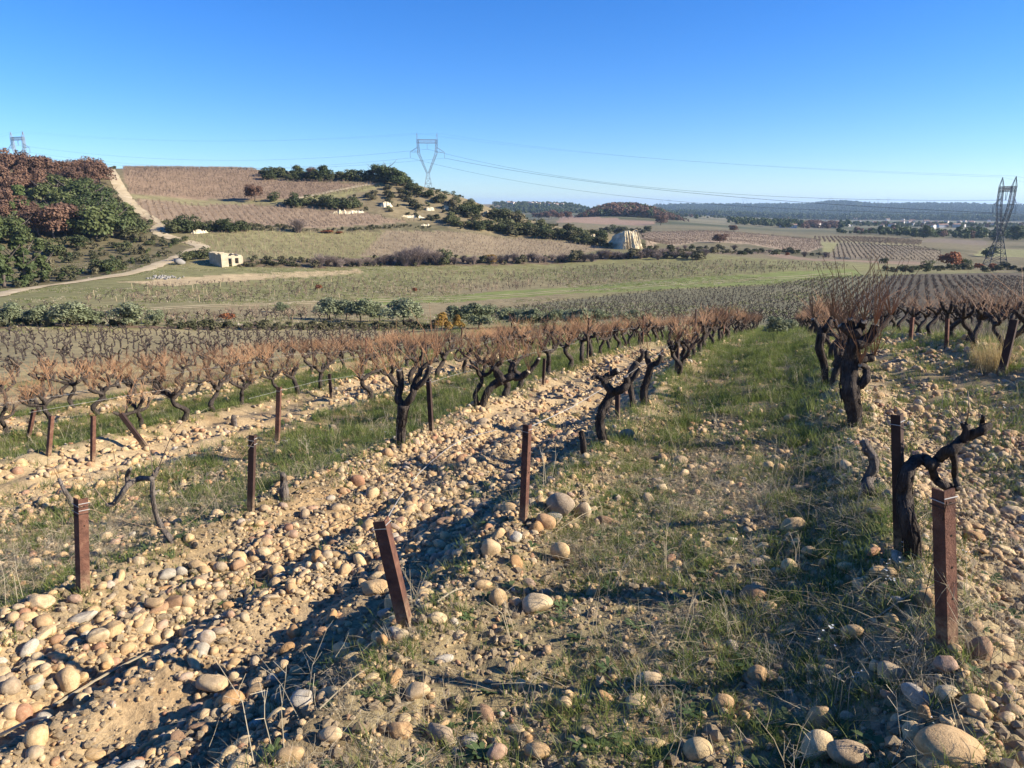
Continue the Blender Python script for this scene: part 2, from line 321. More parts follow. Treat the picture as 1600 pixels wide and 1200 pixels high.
# ------------------------------------------------------------------ helpers: meshes
class MB:
    """collects shapes, builds ONE mesh"""
    def __init__(s): s.v = []; s.f = []; s.n = 0
    def add(s, V, Fs):
        s.v.append(np.asarray(V, float).reshape(-1, 3)); s.f += [tuple(i + s.n for i in f) for f in Fs]; s.n += len(s.v[-1])
    def mesh(s, name, mat, smooth=False):
        me = bpy.data.meshes.new(name); V = np.concatenate(s.v) if s.v else np.zeros((0, 3))
        me.from_pydata(V.tolist(), [], s.f); me.materials.append(mat)
        if smooth: me.polygons.foreach_set('use_smooth', [True] * len(me.polygons))
        me.update(); return me
def tube(mb, pts, rads, n=6, jit=0.0, cap=True, rg=rnd, rib=0.0):
    P = [Vector(p) for p in pts]; V = []; Fs = []; rbs = [1 + rib * (1 if k % 2 else -1) * rg.uniform(.4, 1) for k in range(n)] if rib else [1] * n
    d = (P[1] - P[0]).normalized(); a = d.orthogonal().normalized()
    for i, p in enumerate(P):
        if i: d = (P[min(i + 1, len(P) - 1)] - P[i - 1]).normalized()
        a = (a - d * a.dot(d)).normalized(); b = d.cross(a)
        for k in range(n):
            an = 2 * PI * k / n; rr = rads[i] * (1 + jit * rg.uniform(-1, 1)) * rbs[k]
            V.append(p + (a * math.cos(an) + b * math.sin(an)) * rr)
    for i in range(len(P) - 1):
        for k in range(n):
            k2 = (k + 1) % n; Fs.append((i * n + k, i * n + k2, (i + 1) * n + k2, (i + 1) * n + k))
    if cap:
        Fs.append(tuple(range(n - 1, -1, -1))); Fs.append(tuple((len(P) - 1) * n + k for k in range(n)))
    mb.add([tuple(v) for v in V], Fs)
def bar(mb, a, b, r, n=4): tube(mb, [a, b], [r, r], n, cap=False)
def box(mb, c, s, rot=None):
    V = [Vector((x * s[0] / 2, y * s[1] / 2, z * s[2] / 2)) for x in (-1, 1) for y in (-1, 1) for z in (-1, 1)]
    if rot is not None: V = [rot @ v for v in V]
    mb.add([tuple(v + Vector(c)) for v in V], [(0, 1, 3, 2), (4, 6, 7, 5), (0, 4, 5, 1), (2, 3, 7, 6), (0, 2, 6, 4), (1, 5, 7, 3)])
def spline(pts, k=4):
    """Catmull-Rom through the points"""
    P = [Vector(p) for p in pts]; out = []
    for i in range(len(P) - 1):
        p0 = P[max(i - 1, 0)]; p1 = P[i]; p2 = P[i + 1]; p3 = P[min(i + 2, len(P) - 1)]
        for j in range(k):
            t = j / k; out.append(0.5 * ((2 * p1) + (p2 - p0) * t + (2 * p0 - 5 * p1 + 4 * p2 - p3) * t * t + (3 * p1 - p0 - 3 * p2 + p3) * t ** 3))
    out.append(P[-1]); return out
def quads_mesh(name, mat, C, Nn, S, asp=1.0, rg=rng):
    """many small leaf faces"""
    n = len(C); Nn = Nn / (np.linalg.norm(Nn, axis=1, keepdims=True) + 1e-9)
    ref = rg.normal(size=(n, 3)); A = np.cross(Nn, ref); A /= np.linalg.norm(A, axis=1, keepdims=True) + 1e-9; B = np.cross(Nn, A)
    S = np.asarray(S).reshape(-1, 1)
    V = np.stack([C - A * S - B * S * asp * .25, C + B * S * asp, C + A * S - B * S * asp * .2, C - B * S * asp * .8], 1).reshape(-1, 3)
    me = bpy.data.meshes.new(name); me.vertices.add(4 * n); me.vertices.foreach_set('co', V.ravel())
    me.loops.add(4 * n); me.loops.foreach_set('vertex_index', np.arange(4 * n)); me.polygons.add(n)
    me.polygons.foreach_set('loop_start', np.arange(0, 4 * n, 4)); me.materials.append(mat); me.update(); return me
def crown_mesh(name, mat, h, wd, nlump, nq, size, seed, z0=.25, shape='round', asp=1.0):
    """leaf clumps spread through uneven lumps; unit: metres"""
    g = np.random.default_rng(seed); C = []; Nn = []
    L = []
    for k in range(nlump):
        zz = g.uniform(z0, 1) ** (0.9); a = g.uniform(0, 2 * PI)
        if shape == 'round': rr = math.sqrt(max(0.05, 1 - ((zz - .55) / .52) ** 2)) * g.uniform(.25, .8)
        elif shape == 'cone': rr = (1.05 - zz) * g.uniform(.2, .8)
        elif shape == 'tall': rr = g.uniform(.15, .62) * (1.05 - .75 * zz ** 2.2)
        else: rr = g.uniform(.2, .85) * (1 - .35 * zz)
        L.append((rr * wd / 2 * math.cos(a), rr * wd / 2 * math.sin(a), zz * h * .88, g.uniform(.16, .30) * wd * (.75 if shape in ('cone', 'tall') else 1)))
    per = nq // nlump
    for x, y, z, rad in L:
        d = g.normal(size=(per, 3)); d /= np.linalg.norm(d, axis=1, keepdims=True)
        d[:, 2] = np.where(d[:, 2] < -.45, -d[:, 2], d[:, 2])
        rr = rad * g.uniform(.55, 1.08, (per, 1)) * np.array([[1, 1, .8]])
        C.append(np.array([x, y, z]) + d * rr); Nn.append(d + g.normal(size=(per, 3)) * .55 + np.array([0, 0, .25]))
    C = np.concatenate(C); Nn = np.concatenate(Nn); C[:, 2] = np.maximum(C[:, 2], .03)
    return quads_mesh(name, mat, C, Nn, g.uniform(.6, 1.3, len(C)) * size, asp, g)
def trunk_mesh(name, mat, h, r, seed, limbs=5, spread=.35, lean=.06):
    g = random.Random(seed); mb = MB(); top = (g.uniform(-lean, lean) * h, g.uniform(-lean, lean) * h, h * .62)
    mid = (g.uniform(-.05, .05) * h, g.uniform(-.05, .05) * h, h * .3)
    tube(mb, spline([(0, 0, -.15), mid, top], 3), [r * (1 - .1 * k) for k in range(7)], 7, .1, rg=g)
    for k in range(limbs):
        a = 2 * PI * k / limbs + g.uniform(-.5, .5); s = g.uniform(.7, 1.2) * spread * h
        st = Vector(mid).lerp(Vector(top), g.uniform(.1, .9))
        tube(mb, spline([st, st + Vector((math.cos(a) * s * .5, math.sin(a) * s * .5, h * .13)), st + Vector((math.cos(a) * s, math.sin(a) * s, h * .32))], 2), [r * .5, r * .42, r * .32, r * .2, r * .1], 5, .1, rg=g)
    return mb.mesh(name, mat, True)
def rock_mesh(name, seed, sub=2, flat=.6, angular=False):
    import bmesh
    bm = bmesh.new(); bmesh.ops.create_icosphere(bm, subdivisions=sub, radius=1.0); g = np.random.default_rng(seed)
    V = np.array([v.co for v in bm.verts]); sx, sy, sz = 1.0, g.uniform(.66, .95), flat * g.uniform(.8, 1.2)
    D = V.copy()
    if angular:
        for k in range(7):
            nn = g.normal(size=3); nn /= np.linalg.norm(nn); lim = g.uniform(.62, .88); d = D @ nn
            D = D - np.clip(d - lim, 0, None)[:, None] * nn * .92
    else:
        p = g.uniform(.85, 1.15); D = np.sign(D) * np.abs(D) ** p
    for k in range(3):
        nn = g.normal(size=3); nn /= np.linalg.norm(nn); D = D * (1 + g.uniform(-.24, .24) * (V @ nn))[:, None]
    f = g.normal(size=(4, 3)) * 2.2; ph = g.uniform(0, 6, 4)
    D = D * (1 + .042 * sum(np.sin(V @ f[k] + ph[k]) for k in range(4)))[:, None]
    if not angular:
        for k in range(g.integers(1, 4)):
            nn = g.normal(size=3); nn /= np.linalg.norm(nn); lim = g.uniform(.55, .9); d = D @ nn; D = D - np.clip(d - lim, 0, None)[:, None] * nn * g.uniform(.5, .9)
    D = D * np.array([sx, sy, sz])
    for v, c in zip(bm.verts, D): v.co = c
    me = bpy.data.meshes.new(name); bm.to_mesh(me); bm.free(); me.materials.append(M['stone'])
    me.polygons.foreach_set('use_smooth', [True] * len(me.polygons))
    return me

_ONES = 'first second third fourth fifth sixth seventh eighth ninth tenth eleventh twelfth thirteenth fourteenth fifteenth sixteenth seventeenth eighteenth nineteenth'.split()
_TENS = {2: 'twent', 3: 'thirt', 4: 'fort', 5: 'fift', 6: 'sixt', 7: 'sevent'}
def nth(n):
    if n < 20: return _ONES[n - 1]
    t, o = divmod(n, 10); return _TENS[t] + ('ieth' if o == 0 else 'y-' + _ONES[o - 1])
# ------------------------------------------------------------------ helpers: things, parts, stuff
def tag(o, label, cat, group=None, kind=None):
    if label: o['label'] = label
    if cat: o['category'] = cat
    if group: o['group'] = group
    if kind: o['kind'] = kind
    return o
def thing(name, label, cat, loc, rotz=0.0, group=None, scale=1.0):
    o = bpy.data.objects.new(name, None); COL.objects.link(o); o.location = loc; o.rotation_euler = (0, 0, rotz)
    o.scale = (scale,) * 3 if not isinstance(scale, tuple) else scale
    o.empty_display_size = .1
    return tag(o, label, cat, group)
def obj(name, me, parent=None, loc=(0, 0, 0), rot=(0, 0, 0), scale=(1, 1, 1)):
    o = bpy.data.objects.new(name, me); COL.objects.link(o); o.location = loc; o.rotation_euler = rot; o.scale = scale
    if parent: o.parent = parent
    return o
def instancer():
    """one node group for all stuff: its points carry their own turn, size and choice of shape"""
    def make(coll):
        ng = bpy.data.node_groups.new('set_out_pieces', 'GeometryNodeTree')
        ng.interface.new_socket('Geometry', in_out='INPUT', socket_type='NodeSocketGeometry')
        ng.interface.new_socket('Geometry', in_out='OUTPUT', socket_type='NodeSocketGeometry')
        gi = ng.nodes.new('NodeGroupInput'); go = ng.nodes.new('NodeGroupOutput'); ip = ng.nodes.new('GeometryNodeInstanceOnPoints')
        ci = ng.nodes.new('GeometryNodeCollectionInfo'); ci.inputs['Collection'].default_value = coll
        ci.inputs['Separate Children'].default_value = True; ci.inputs['Reset Children'].default_value = True
        def attr(nm, ty):
            a = ng.nodes.new('GeometryNodeInputNamedAttribute'); a.data_type = ty; a.inputs['Name'].default_value = nm
            return [s for s in a.outputs if s.enabled and s.name == 'Attribute'][0]
        e2r = ng.nodes.new('FunctionNodeEulerToRotation'); L = ng.links.new
        L(gi.outputs[0], ip.inputs['Points']); L(ci.outputs[0], ip.inputs['Instance']); ip.inputs['Pick Instance'].default_value = True
        L(attr('pick', 'INT'), ip.inputs['Instance Index']); L(attr('turn', 'FLOAT_VECTOR'), e2r.inputs[0]); L(e2r.outputs[0], ip.inputs['Rotation'])
        L(attr('size', 'FLOAT_VECTOR'), ip.inputs['Scale']); L(ip.outputs[0], go.inputs[0]); return ng
    return make
make_instancer = instancer()
def scatter(name, label, cat, meshes, P, T, S, pick, parent=None):
    """stuff: one object whose points each carry one of the given shapes"""
    coll = bpy.data.collections.new(name + '_shapes')
    for k, me in enumerate(meshes):
        o = bpy.data.objects.new('%s_shape.%03d' % (name, k), me); coll.objects.link(o)
    n = len(P); me = bpy.data.meshes.new(name); me.vertices.add(n); me.vertices.foreach_set('co', np.asarray(P, np.float32).ravel())
    S = np.asarray(S, np.float32); S = np.repeat(S[:, None], 3, 1) if S.ndim == 1 else S
    a = me.attributes.new('turn', 'FLOAT_VECTOR', 'POINT'); a.data.foreach_set('vector', np.asarray(T, np.float32).ravel())
    a = me.attributes.new('size', 'FLOAT_VECTOR', 'POINT'); a.data.foreach_set('vector', S.ravel())
    a = me.attributes.new('pick', 'INT', 'POINT'); a.data.foreach_set('value', np.asarray(pick, np.int32))
    o = obj(name, me, parent); md = o.modifiers.new('pieces', 'NODES'); md.node_group = make_instancer(coll)
    o['kind'] = 'stuff'
    if label: o['label'] = label
    if cat and parent is None: o['category'] = cat
    return o

# ================================================================== THE LAND
FIELD_POLYS = [   # outline seen on the photo -> colour of the soil and low growth there
 ('scrub', [(-250,465),(0,452),(120,438),(200,426),(262,404),(300,386),(262,368),(232,345),(205,332),(186,300),(168,262),(-60,230),(-300,240)], (.145,.125,.070)),
 ('green', [(270,382),(318,384),(372,404),(480,404),(700,402),(900,399),(958,386),(860,374),(720,363),(500,362),(310,364)], (.235,.215,.105)),
 ('tan', [(560,402),(900,399),(958,386),(860,374),(720,363),(600,362)], (.27,.215,.14)),
 ('brown', [(218,350),(350,352),(500,357),(655,346),(600,338),(540,330),(400,321),(270,316),(205,313),(228,330)], (.30,.225,.155)),
 ('brown', [(200,305),(330,310),(455,311),(560,300),(600,288),(520,284),(430,282),(400,266),(172,263)], (.285,.205,.14)),
 ('edge', [(192,311),(270,316),(400,321),(460,318),(455,312),(330,311),(200,305)], (.25,.225,.12)),
 ('edge', [(455,314),(470,308),(585,286),(610,290),(560,302),(500,314)], (.27,.25,.12)),
 ('scrub', [(600,289),(640,262),(700,296),(790,330),(880,360),(1010,360),(1002,386),(960,384),(900,374),(720,360),(655,348),(600,334),(500,320),(560,302)], (.225,.185,.11)),
 ('bank', [(372,418),(500,419),(760,414),(930,407),(1090,398),(1200,396),(1200,391),(1000,394),(900,400),(640,403),(480,405),(372,405)], (.165,.125,.085)),
 ('bank', [(250,366),(500,363),(640,357),(700,357),(640,353),(500,359),(400,352),(260,346)], (.16,.14,.08)),
 ('dirt', [(185,441),(330,431),(560,420),(570,426),(420,436),(260,447)], (.47,.37,.22)),
 ('verge', [(560,478),(1000,455),(1200,444),(1350,430),(1335,420),(1180,429),(1000,440),(760,457),(560,466)], (.195,.225,.075)),
 ('dark', [(760,484),(1000,457),(1200,446),(1340,431),(1500,432),(1800,438),(1800,520),(1500,512),(1250,508),(1000,502),(760,500)], (.175,.165,.10)),
 ('dark', [(1330,470),(1390,431),(1800,437),(1800,515),(1450,505)], (.118,.10,.070)),
 ('block', [(-200,600),(0,594),(250,588),(480,556),(620,530),(620,513),(420,514),(0,517),(-200,517)], (.29,.245,.135)),
 ('bank', [(-150,516),(0,515),(260,514),(520,512),(520,508),(260,510),(0,509),(-150,509)], (.16,.11,.075)),
 ('patch', [(240,507),(560,500),(600,488),(520,484),(260,497)], (.24,.20,.12)),
 ('plot', [(1010,388),(1090,378),(1170,381),(1262,394),(1284,386),(1280,374),(1130,362),(1000,364)], (.34,.265,.185)),
 ('plot', [(1275,404),(1420,407),(1470,407),(1470,392),(1440,386),(1310,379),(1300,394)], (.225,.185,.125)),
 ('plot', [(1284,378),(1440,384),(1440,376),(1340,371),(1270,371)], (.27,.235,.13)),
 ('lawn', [(1284,394),(1300,395),(1312,380),(1284,378)], (.27,.26,.12)),
 ('bare', [(1190,398),(1270,408),(1450,414),(1450,409),(1275,405),(1215,395)], (.27,.20,.14)),
 ('plot', [(870,348),(1012,352),(1030,346),(940,341),(880,338)], (.29,.205,.15)),
 ('plot', [(1440,378),(1540,384),(1540,376),(1450,372)], (.20,.165,.12)),
 ('lawn', [(1520,400),(1600,402),(1700,398),(1700,390),(1540,388)], (.24,.235,.11)),
]
def build_land():
    th = np.concatenate([np.arange(-180, -50, 5.0), np.arange(-50, 50, 0.2), np.arange(50, 180, 5.0)]) * PI / 180
    r = np.concatenate([np.exp(np.arange(math.log(.4), math.log(14), .0095)), np.exp(np.arange(math.log(14), math.log(420), .0125)), np.exp(np.arange(math.log(420), math.log(9000), .028)), [9000]])
    nt_, nr = len(th), len(r)
    RR, TT = np.meshgrid(r, th, indexing='ij'); X = RR * np.sin(TT); Y = RR * np.cos(TT); Z = ground(X, Y)
    V = np.stack([X, Y, Z], -1).reshape(-1, 3); V = np.concatenate([V, [[0, 0, gz(0.001, 0.001)]]])
    i = np.arange(nr - 1)[:, None]; j = np.arange(nt_)[None, :]; j2 = (j + 1) % nt_
    Fq = np.stack([i * nt_ + j, i * nt_ + j2, (i + 1) * nt_ + j2, (i + 1) * nt_ + j], -1).reshape(-1, 4)[:, ::-1]
    Ft = np.stack([np.full(nt_, len(V) - 1), np.arange(nt_), (np.arange(nt_) + 1) % nt_], -1)[:, ::-1]
    me = bpy.data.meshes.new('ground'); me.vertices.add(len(V)); me.vertices.foreach_set('co', V.ravel())
    li = np.concatenate([Fq.ravel(), Ft.ravel()]); me.loops.add(len(li)); me.loops.foreach_set('vertex_index', li)
    ls = np.concatenate([np.arange(0, len(Fq) * 4, 4), len(Fq) * 4 + np.arange(0, len(Ft) * 3, 3)]); me.polygons.add(len(ls)); me.polygons.foreach_set('loop_start', ls)
    me.polygons.foreach_set('use_smooth', np.ones(len(ls), bool)); me.update()
    # colours
    x, y = V[:, 0], V[:, 1]; rr = np.hypot(x, y) + 1e-6
    def mix(c, k, w): return c * (1 - w[:, None]) + np.array(k)[None] * w[:, None]
    n = fbm(x * .02, y * .02, 61, 4); nf = fbm(x * .0045, y * .0045, 62, 4)
    c = np.tile(np.array([.205, .198, .092]), (len(V), 1))                      # grassy vineyard land of the valley
    c = mix(c, (.26, .215, .125), np.clip((n - .45) * 4, 0, 1))
    far = np.clip((rr - 240) / 30, 0, 1); c = mix(c, (.185, .16, .095), far); c = mix(c, (.105, .10, .055), far * np.clip((n - .5) * 5, 0, 1))
    pl = np.clip((rr - 620) / 200, 0, 1); c = mix(c, (.20, .185, .12), pl); c = mix(c, (.075, .085, .045), pl * np.clip((nf - .48) * 7, 0, 1))
    rid = np.clip((rr - 2150) / 250, 0, 1); c = mix(c, (.035, .048, .028), rid)
    wood = np.clip((rr - 1480) / 150, 0, 1) * (np.arctan2(x, y) < .10); c = mix(c, (.055, .065, .036), wood)
    jx = 1 + .012 * (fbm(x * .09, y * .09, 63, 3) - .5); az = np.arctan2(x, y); lr = np.log(rr) + np.where(rr > 60, (jx - 1) * 1.5, 0)
    for nm, poly, colr in FIELD_POLYS:
        q = inpoly(land_poly(poly), az, lr)
        c[q] = np.array(colr) * (0.9 + .2 * n[q])[:, None]
    # the near rows: strips of soil and of grass
    u, v = uv_of(x, y); g = np.clip(grassiness(u, v), 0, 1)
    cn = mix(np.tile(np.array([.375, .285, .170]), (len(V), 1)), (.25, .205, .115), g)
    cn = mix(cn, (.31, .21, .11), np.clip((fbm(x * 1.6, y * 1.6, 64, 3) - .5) * 3, 0, 1) * .7)
    k = np.clip((34 - rr) / 14, 0, 1) * (inpoly([(-3.2, -6), (60, -6), (60, 15), (-3.2, 24)], u, v) | (rr < 12)); c = c * (1 - k[:, None]) + cn * k[:, None]
    a = me.color_attributes.new('land_colour', 'FLOAT_COLOR', 'POINT'); a.data.foreach_set('color', np.concatenate([c, np.ones((len(V), 1))], 1).astype(np.float32).ravel())
    me.materials.append(M['land']); o = obj('ground', me); tag(o, 'stony vineyard slope falling to a valley, a hill and a far plain', 'ground', kind='structure'); return o
def grassiness(u, v):
    """0 on the bare stony strips, 1 on the grassed ones; strips alternate between the rows"""
    s = (v - ROW0) / ROWS; k = np.floor(s); f = s - k
    even = (k % 2 == 0) & (k >= 0)
    g = np.where(even, 1.0, 0.0)
    edge = np.minimum(f, 1 - f) * ROWS
    g = np.where(even, np.clip(.55 + edge * 1.0, 0, 1), np.clip(.55 - edge * 1.5, 0, 1))
    g = np.where(k < 0, np.where(k == -1, np.clip(.62 - edge * .9, 0.33, 1), .55), g)
    n = fbm(u * .9, v * .9, 71, 3) - .5
    far = np.clip((u - 13) / 14, 0, 1)
    g = g * (1 - .0 * far) + far * .45
    return g + n * .9
build_land()

def ribbon(name, label, pts, half, lift, mat=None, step=2.5):
    """a track draped on the land"""
    W_ = [at(*p) for p in pts]; S = spline(W_, 10); mb = MB(); V = []
    for i, p in enumerate(S):
        d = (S[min(i + 1, len(S) - 1)] - S[max(i - 1, 0)]); d.z = 0; d.normalize(); nrm = Vector((d.y, -d.x, 0))
        hw = half * (.85 + .3 * rnd.random())
        for k in range(5):
            q = p + nrm * hw * (k - 2) / 2; zz = gz(q.x, q.y) + lift * (1.0 if k in (1, 2, 3) else .55); V.append((q.x, q.y, zz))
    Fs = [(i * 5 + k, i * 5 + k + 1, i * 5 + k + 6, i * 5 + k + 5) for i in range(len(S) - 1) for k in range(4)]
    mb.add(V, Fs); o = obj(name, mb.mesh(name, mat or M['track'], True)); return tag(o, label, name.split('_')[-1], kind='structure')
ribbon('dirt_track', 'pale dirt track winding past the ruined hut and up the hill', [(-60,472),(0,461),(60,449),(130,439),(200,428),(245,415),(272,405),(300,392),(317,387),(300,380),(269,372),(249,364),(248,355),(256,349),(237,342),(219,330),(204,317),(192,302),(182,284),(175,271),(172,265)], 2.0, .22)
for dy in (0, 2.6):
    ribbon('wheel_rut', 'pale wheel rut of the grassy track across the valley', [(230,482 + dy),(330,477 + dy),(500,471.5 + dy),(660,466 + dy),(800,460 + dy),(1000,447 + dy),(1150,437.5 + dy),(1330,426.5 + dy)], .30, .07)
ribbon('dirt_track', 'light track along the upper edge of the hill vineyard', [(455,312),(500,303),(545,294),(585,287)], 1.3, .15)

# ------------------------------------------------------------------ far woods and ridge forest (stuff)
far_crowns = [crown_mesh('crown_a', M['holm_leaf'], 9, 9, 9, 260, 1.1, 1), crown_mesh('crown_b', M['holm_leaf'], 8, 10, 9, 260, 1.1, 2), crown_mesh('crown_c', M['oak_leaf'], 9, 10, 9, 260, 1.0, 3), crown_mesh('crown_d', M['pine_leaf'], 11, 8, 8, 240, 1.0, 4)]
def polar_points(n, az0, az1, r0, r1):
    a = rng.uniform(az0, az1, n); r = np.exp(rng.uniform(math.log(r0), math.log(r1), n)); x, y = r * np.sin(a), r * np.cos(a); return x, y, r, a
def stuff_trees(name, label, x, y, pick, s):
    z = ground(x, y) - .3; n = len(x)
    return scatter(name, label, 'trees', far_crowns, np.stack([x, y, z], 1), np.stack([np.zeros(n), np.zeros(n), rng.uniform(0, 6.28, n)], 1), s, pick)
AZ = lambda px: math.atan((px - 800) / HX)
x, y, r, a = polar_points(12000, AZ(1020), AZ(1720), 2250, 4900)
stuff_trees('ridge_forest', 'dark blue-green forest covering the far ridge on the horizon', x, y, rng.choice([0, 1, 1, 3], len(x)), rng.uniform(.8, 1.7, len(x)))
x, y, r, a = polar_points(1900, AZ(770), AZ(1060), 1500, 2500); q = (fbm(x * .004, y * .004, 81, 3) > .40)
stuff_trees('village_wood', 'dark wood on the low ridge around the hilltop village', x[q], y[q], rng.choice([0, 1, 1, 3], q.sum()), rng.uniform(.5, 1.0, q.sum()))
x, y, r, a = polar_points(4200, AZ(1000), AZ(1720), 560, 2900)
d = fbm(x * .0035 * (800 / r) ** .3, y * .0035, 82, 4); q = (d > np.where(r > 1400, .63, .57)) & ~((r < 900) & (a > AZ(1080)) & (a < AZ(1500)) & (d < .62))
stuff_trees('plain_trees', 'scattered trees and hedges among the fields of the far plain', x[q], y[q], rng.choice([0, 1, 2, 3], q.sum(), p=[.35, .35, .12, .18]), rng.uniform(.30, .75, q.sum()))
# brown wood on the knoll in the middle distance
P0 = [at(902, 350), at(1080, 352)]
x, y, r, a = polar_points(900, AZ(898), AZ(1078), 880, 1080)
topw = np.clip(1 - np.abs((a - AZ(985)) / (AZ(1078) - AZ(985))) ** 2.2, .12, 1)
pk = np.where(rng.random(len(x)) < np.where(r < 960, .70, .45), 2, rng.choice([0, 1], len(x)))
stuff_trees('brown_wood', 'rust brown oak wood on the knoll beyond the cliff', x, y, pk, topw * rng.uniform(.75, 1.25, len(x)) * 1.05)
x, y, r, a = polar_points(260, AZ(1140), AZ(1330), 900, 1250); pk = np.where((a > AZ(1255)) & (a < AZ(1312)), 2, rng.choice([0, 1, 3], len(x)))
stuff_trees('green_wood', 'green wood with a rust brown end in the middle of the plain', x, y, pk, rng.uniform(.5, .95, len(x)))

# ------------------------------------------------------------------ houses of the far villages
def house_meshes(k):
    g = random.Random(k); L, Wd, H = g.uniform(9, 15), g.uniform(7, 9), g.uniform(4.5, 7); rh = Wd * .22
    wl = MB(); V = [(-L/2,-Wd/2,-1),(L/2,-Wd/2,-1),(L/2,Wd/2,-1),(-L/2,Wd/2,-1),(-L/2,-Wd/2,H),(L/2,-Wd/2,H),(L/2,Wd/2,H),(-L/2,Wd/2,H),(-L/2,0,H+rh),(L/2,0,H+rh)]
    wl.add(V, [(0,1,5,4),(1,2,6,9,5),(2,3,7,6),(3,0,4,8,7)])
    rf = MB(); e = .4; zz = -e * rh / (Wd / 2)
    for s in (-1, 1):
        A = [(-L/2-e, s*(Wd/2+e), H+zz), (L/2+e, s*(Wd/2+e), H+zz), (L/2+e, 0, H+rh), (-L/2-e, 0, H+rh)]
        rf.add(A + [(p[0], p[1], p[2]+.2) for p in A], [(0,1,2,3),(7,6,5,4),(0,4,5,1),(1,5,6,2),(2,6,7,3),(3,7,4,0)])
    return wl.mesh('wall', M['render']), rf.mesh('roof', M['tile'])
HM = [house_meshes(k) for k in range(6)]
def house(px, py, s, label, group):
    p = at(px, py); o = thing('house', label, 'house', (p.x, p.y, p.z), math.atan2(-p.x, p.y) + rnd.uniform(-.7, .7), group, s); a, b = rnd.choice(HM)
    obj('wall', a, o); obj('roof', b, o); return o
VL = 'small pale house of the village on the low ridge beyond the hill'
for k, px in enumerate([794,801,808,815,822,829,836,842,847,853,862,870,878,886,893]):
    if k == 8: house(846, 318.4, 1.9, 'largest white house of the hilltop village, broad and bright', 'houses of the hilltop village')
    else: house(px, rnd.uniform(318.6, 322), rnd.uniform(.75, 1.15), VL, 'houses of the hilltop village')
PL = 'tiny pale house scattered across the far plain below the ridge'
for k in range(60):
    px = rnd.choice([rnd.gauss(1395, 42), rnd.gauss(1480, 40), rnd.uniform(1090, 1600), rnd.gauss(1290, 30)])
    if not 1075 < px < 1640: continue
    house(px, rnd.uniform(343.5, 357), rnd.uniform(.40, .75), PL, 'houses of the far plain')

# ------------------------------------------------------------------ pylons and power lines
def lattice(mb, A, B, n, rl, rb):
    """four legs between two rectangles of corners with cross bracing in n bays"""
    for k in range(4): bar(mb, A[k], B[k], rl)
    for i in range(n):
        t0, t1 = i / n, (i + 1) / n
        for k in range(4):
            k2 = (k + 1) % 4; a0, a1 = A[k].lerp(B[k], t0), A[k].lerp(B[k], t1); b0, b1 = A[k2].lerp(B[k2], t0), A[k2].lerp(B[k2], t1)
            bar(mb, a0, b1, rb, 3); bar(mb, b0, a1, rb, 3)
            if i: bar(mb, a0, b0, rb, 3)
def rect(cx, z, hx, hy): return [Vector((cx - hx, -hy, z)), Vector((cx + hx, -hy, z)), Vector((cx + hx, hy, z)), Vector((cx - hx, hy, z))]
def cat_pylon(px, r, basey, rot, label, mat, group, sc=1.0):
    az = AZ(px); x, y = r * math.sin(az), r * math.cos(az)
    z = EYE + r * slope_y(basey, math.cos(az)); zg = gz(x, y)
    WZ = 15.0; o = thing('pylon', label, 'pylon', (x, y, z), rot, group, sc)
    body = MB(); foot = rect(0, min(0, zg - z) / sc - .5, 4.2, 4.2); waist = rect(0, WZ, .9, .9)
    lattice(body, foot, waist, 6, .16, .08); obj('tower_body', body.mesh('tower_body', mat), o)
    for s in (-1, 1):
        nk = MB(); lo = rect(s * .45, WZ, .45, .9); mid = rect(s * 5.6, 27.5, .8, .9); hi = rect(s * 6.3, 36.5, .6, .8)
        lattice(nk, lo, mid, 6, .14, .07); lattice(nk, mid, hi, 5, .14, .07)
        tip = Vector((s * 6.6, 0, 40.5))
        for q in hi: bar(nk, q, tip, .12)
        obj('neck', nk.mesh('neck', mat), o)
        arm = MB(); end = Vector((s * 11.3, 0, 28.6))
        for q in rect(s * 6.2, 28.6, .3, .8): bar(arm, q, end, .11)
        for q in rect(s * 6.2, 31.6, .3, .8)[:2]: bar(arm, q, end, .10)
        for t in (.33, .66): bar(arm, Vector((s * 6.2, 0, 28.6)).lerp(end, t), Vector((s * 6.2, 0, 31.6)).lerp(end, t), .07)
        obj('side_arm', arm.mesh('side_arm', mat), o)
    bm_ = MB(); lattice(bm_, [Vector((-6.3, -.7, 34.2)), Vector((-6.3, .7, 34.2)), Vector((-6.3, .7, 36.4)), Vector((-6.3, -.7, 36.4))], [Vector((6.3, -.7, 34.2)), Vector((6.3, .7, 34.2)), Vector((6.3, .7, 36.4)), Vector((6.3, -.7, 36.4))], 8, .13, .07)
    obj('cross_beam', bm_.mesh('cross_beam', mat), o)
    for k, (ix, iz) in enumerate([(-11.2, 28.5), (0, 34.1), (11.2, 28.5)]):
        ins = MB()
        for s in (-.35, .35): tube(ins, [(ix, s, iz), (ix, s * .4, iz - 3.6)], [.11, .11], 5)
        obj('insulator', ins.mesh('insulator', M['insulator']), o)
    mw = Matrix.Translation((x, y, z)) @ Matrix.Rotation(rot, 4, 'Z') @ Matrix.Scale(sc, 4)
    return [mw @ Vector(p) for p in ((-11.2, 0, 24.9), (0, 0, 30.5), (11.2, 0, 24.9), (-6.6, 0, 40.5), (6.6, 0, 40.5))]
G_PY = 'high voltage pylons on the hills'
w_mid = cat_pylon(670, 493, 308, .10, 'tall lattice pylon standing behind the scrubby end of the hill', M['steel'], G_PY)
w_left = cat_pylon(44, 690, 291, -.35, 'top of a lattice pylon behind the brown oaks on the left', M['steel'], G_PY)
w_right = cat_pylon(1570, 322, 421, 1.36, 'dark lattice pylon at the right edge, seen almost end on', M['dark_steel'], G_PY, .82)
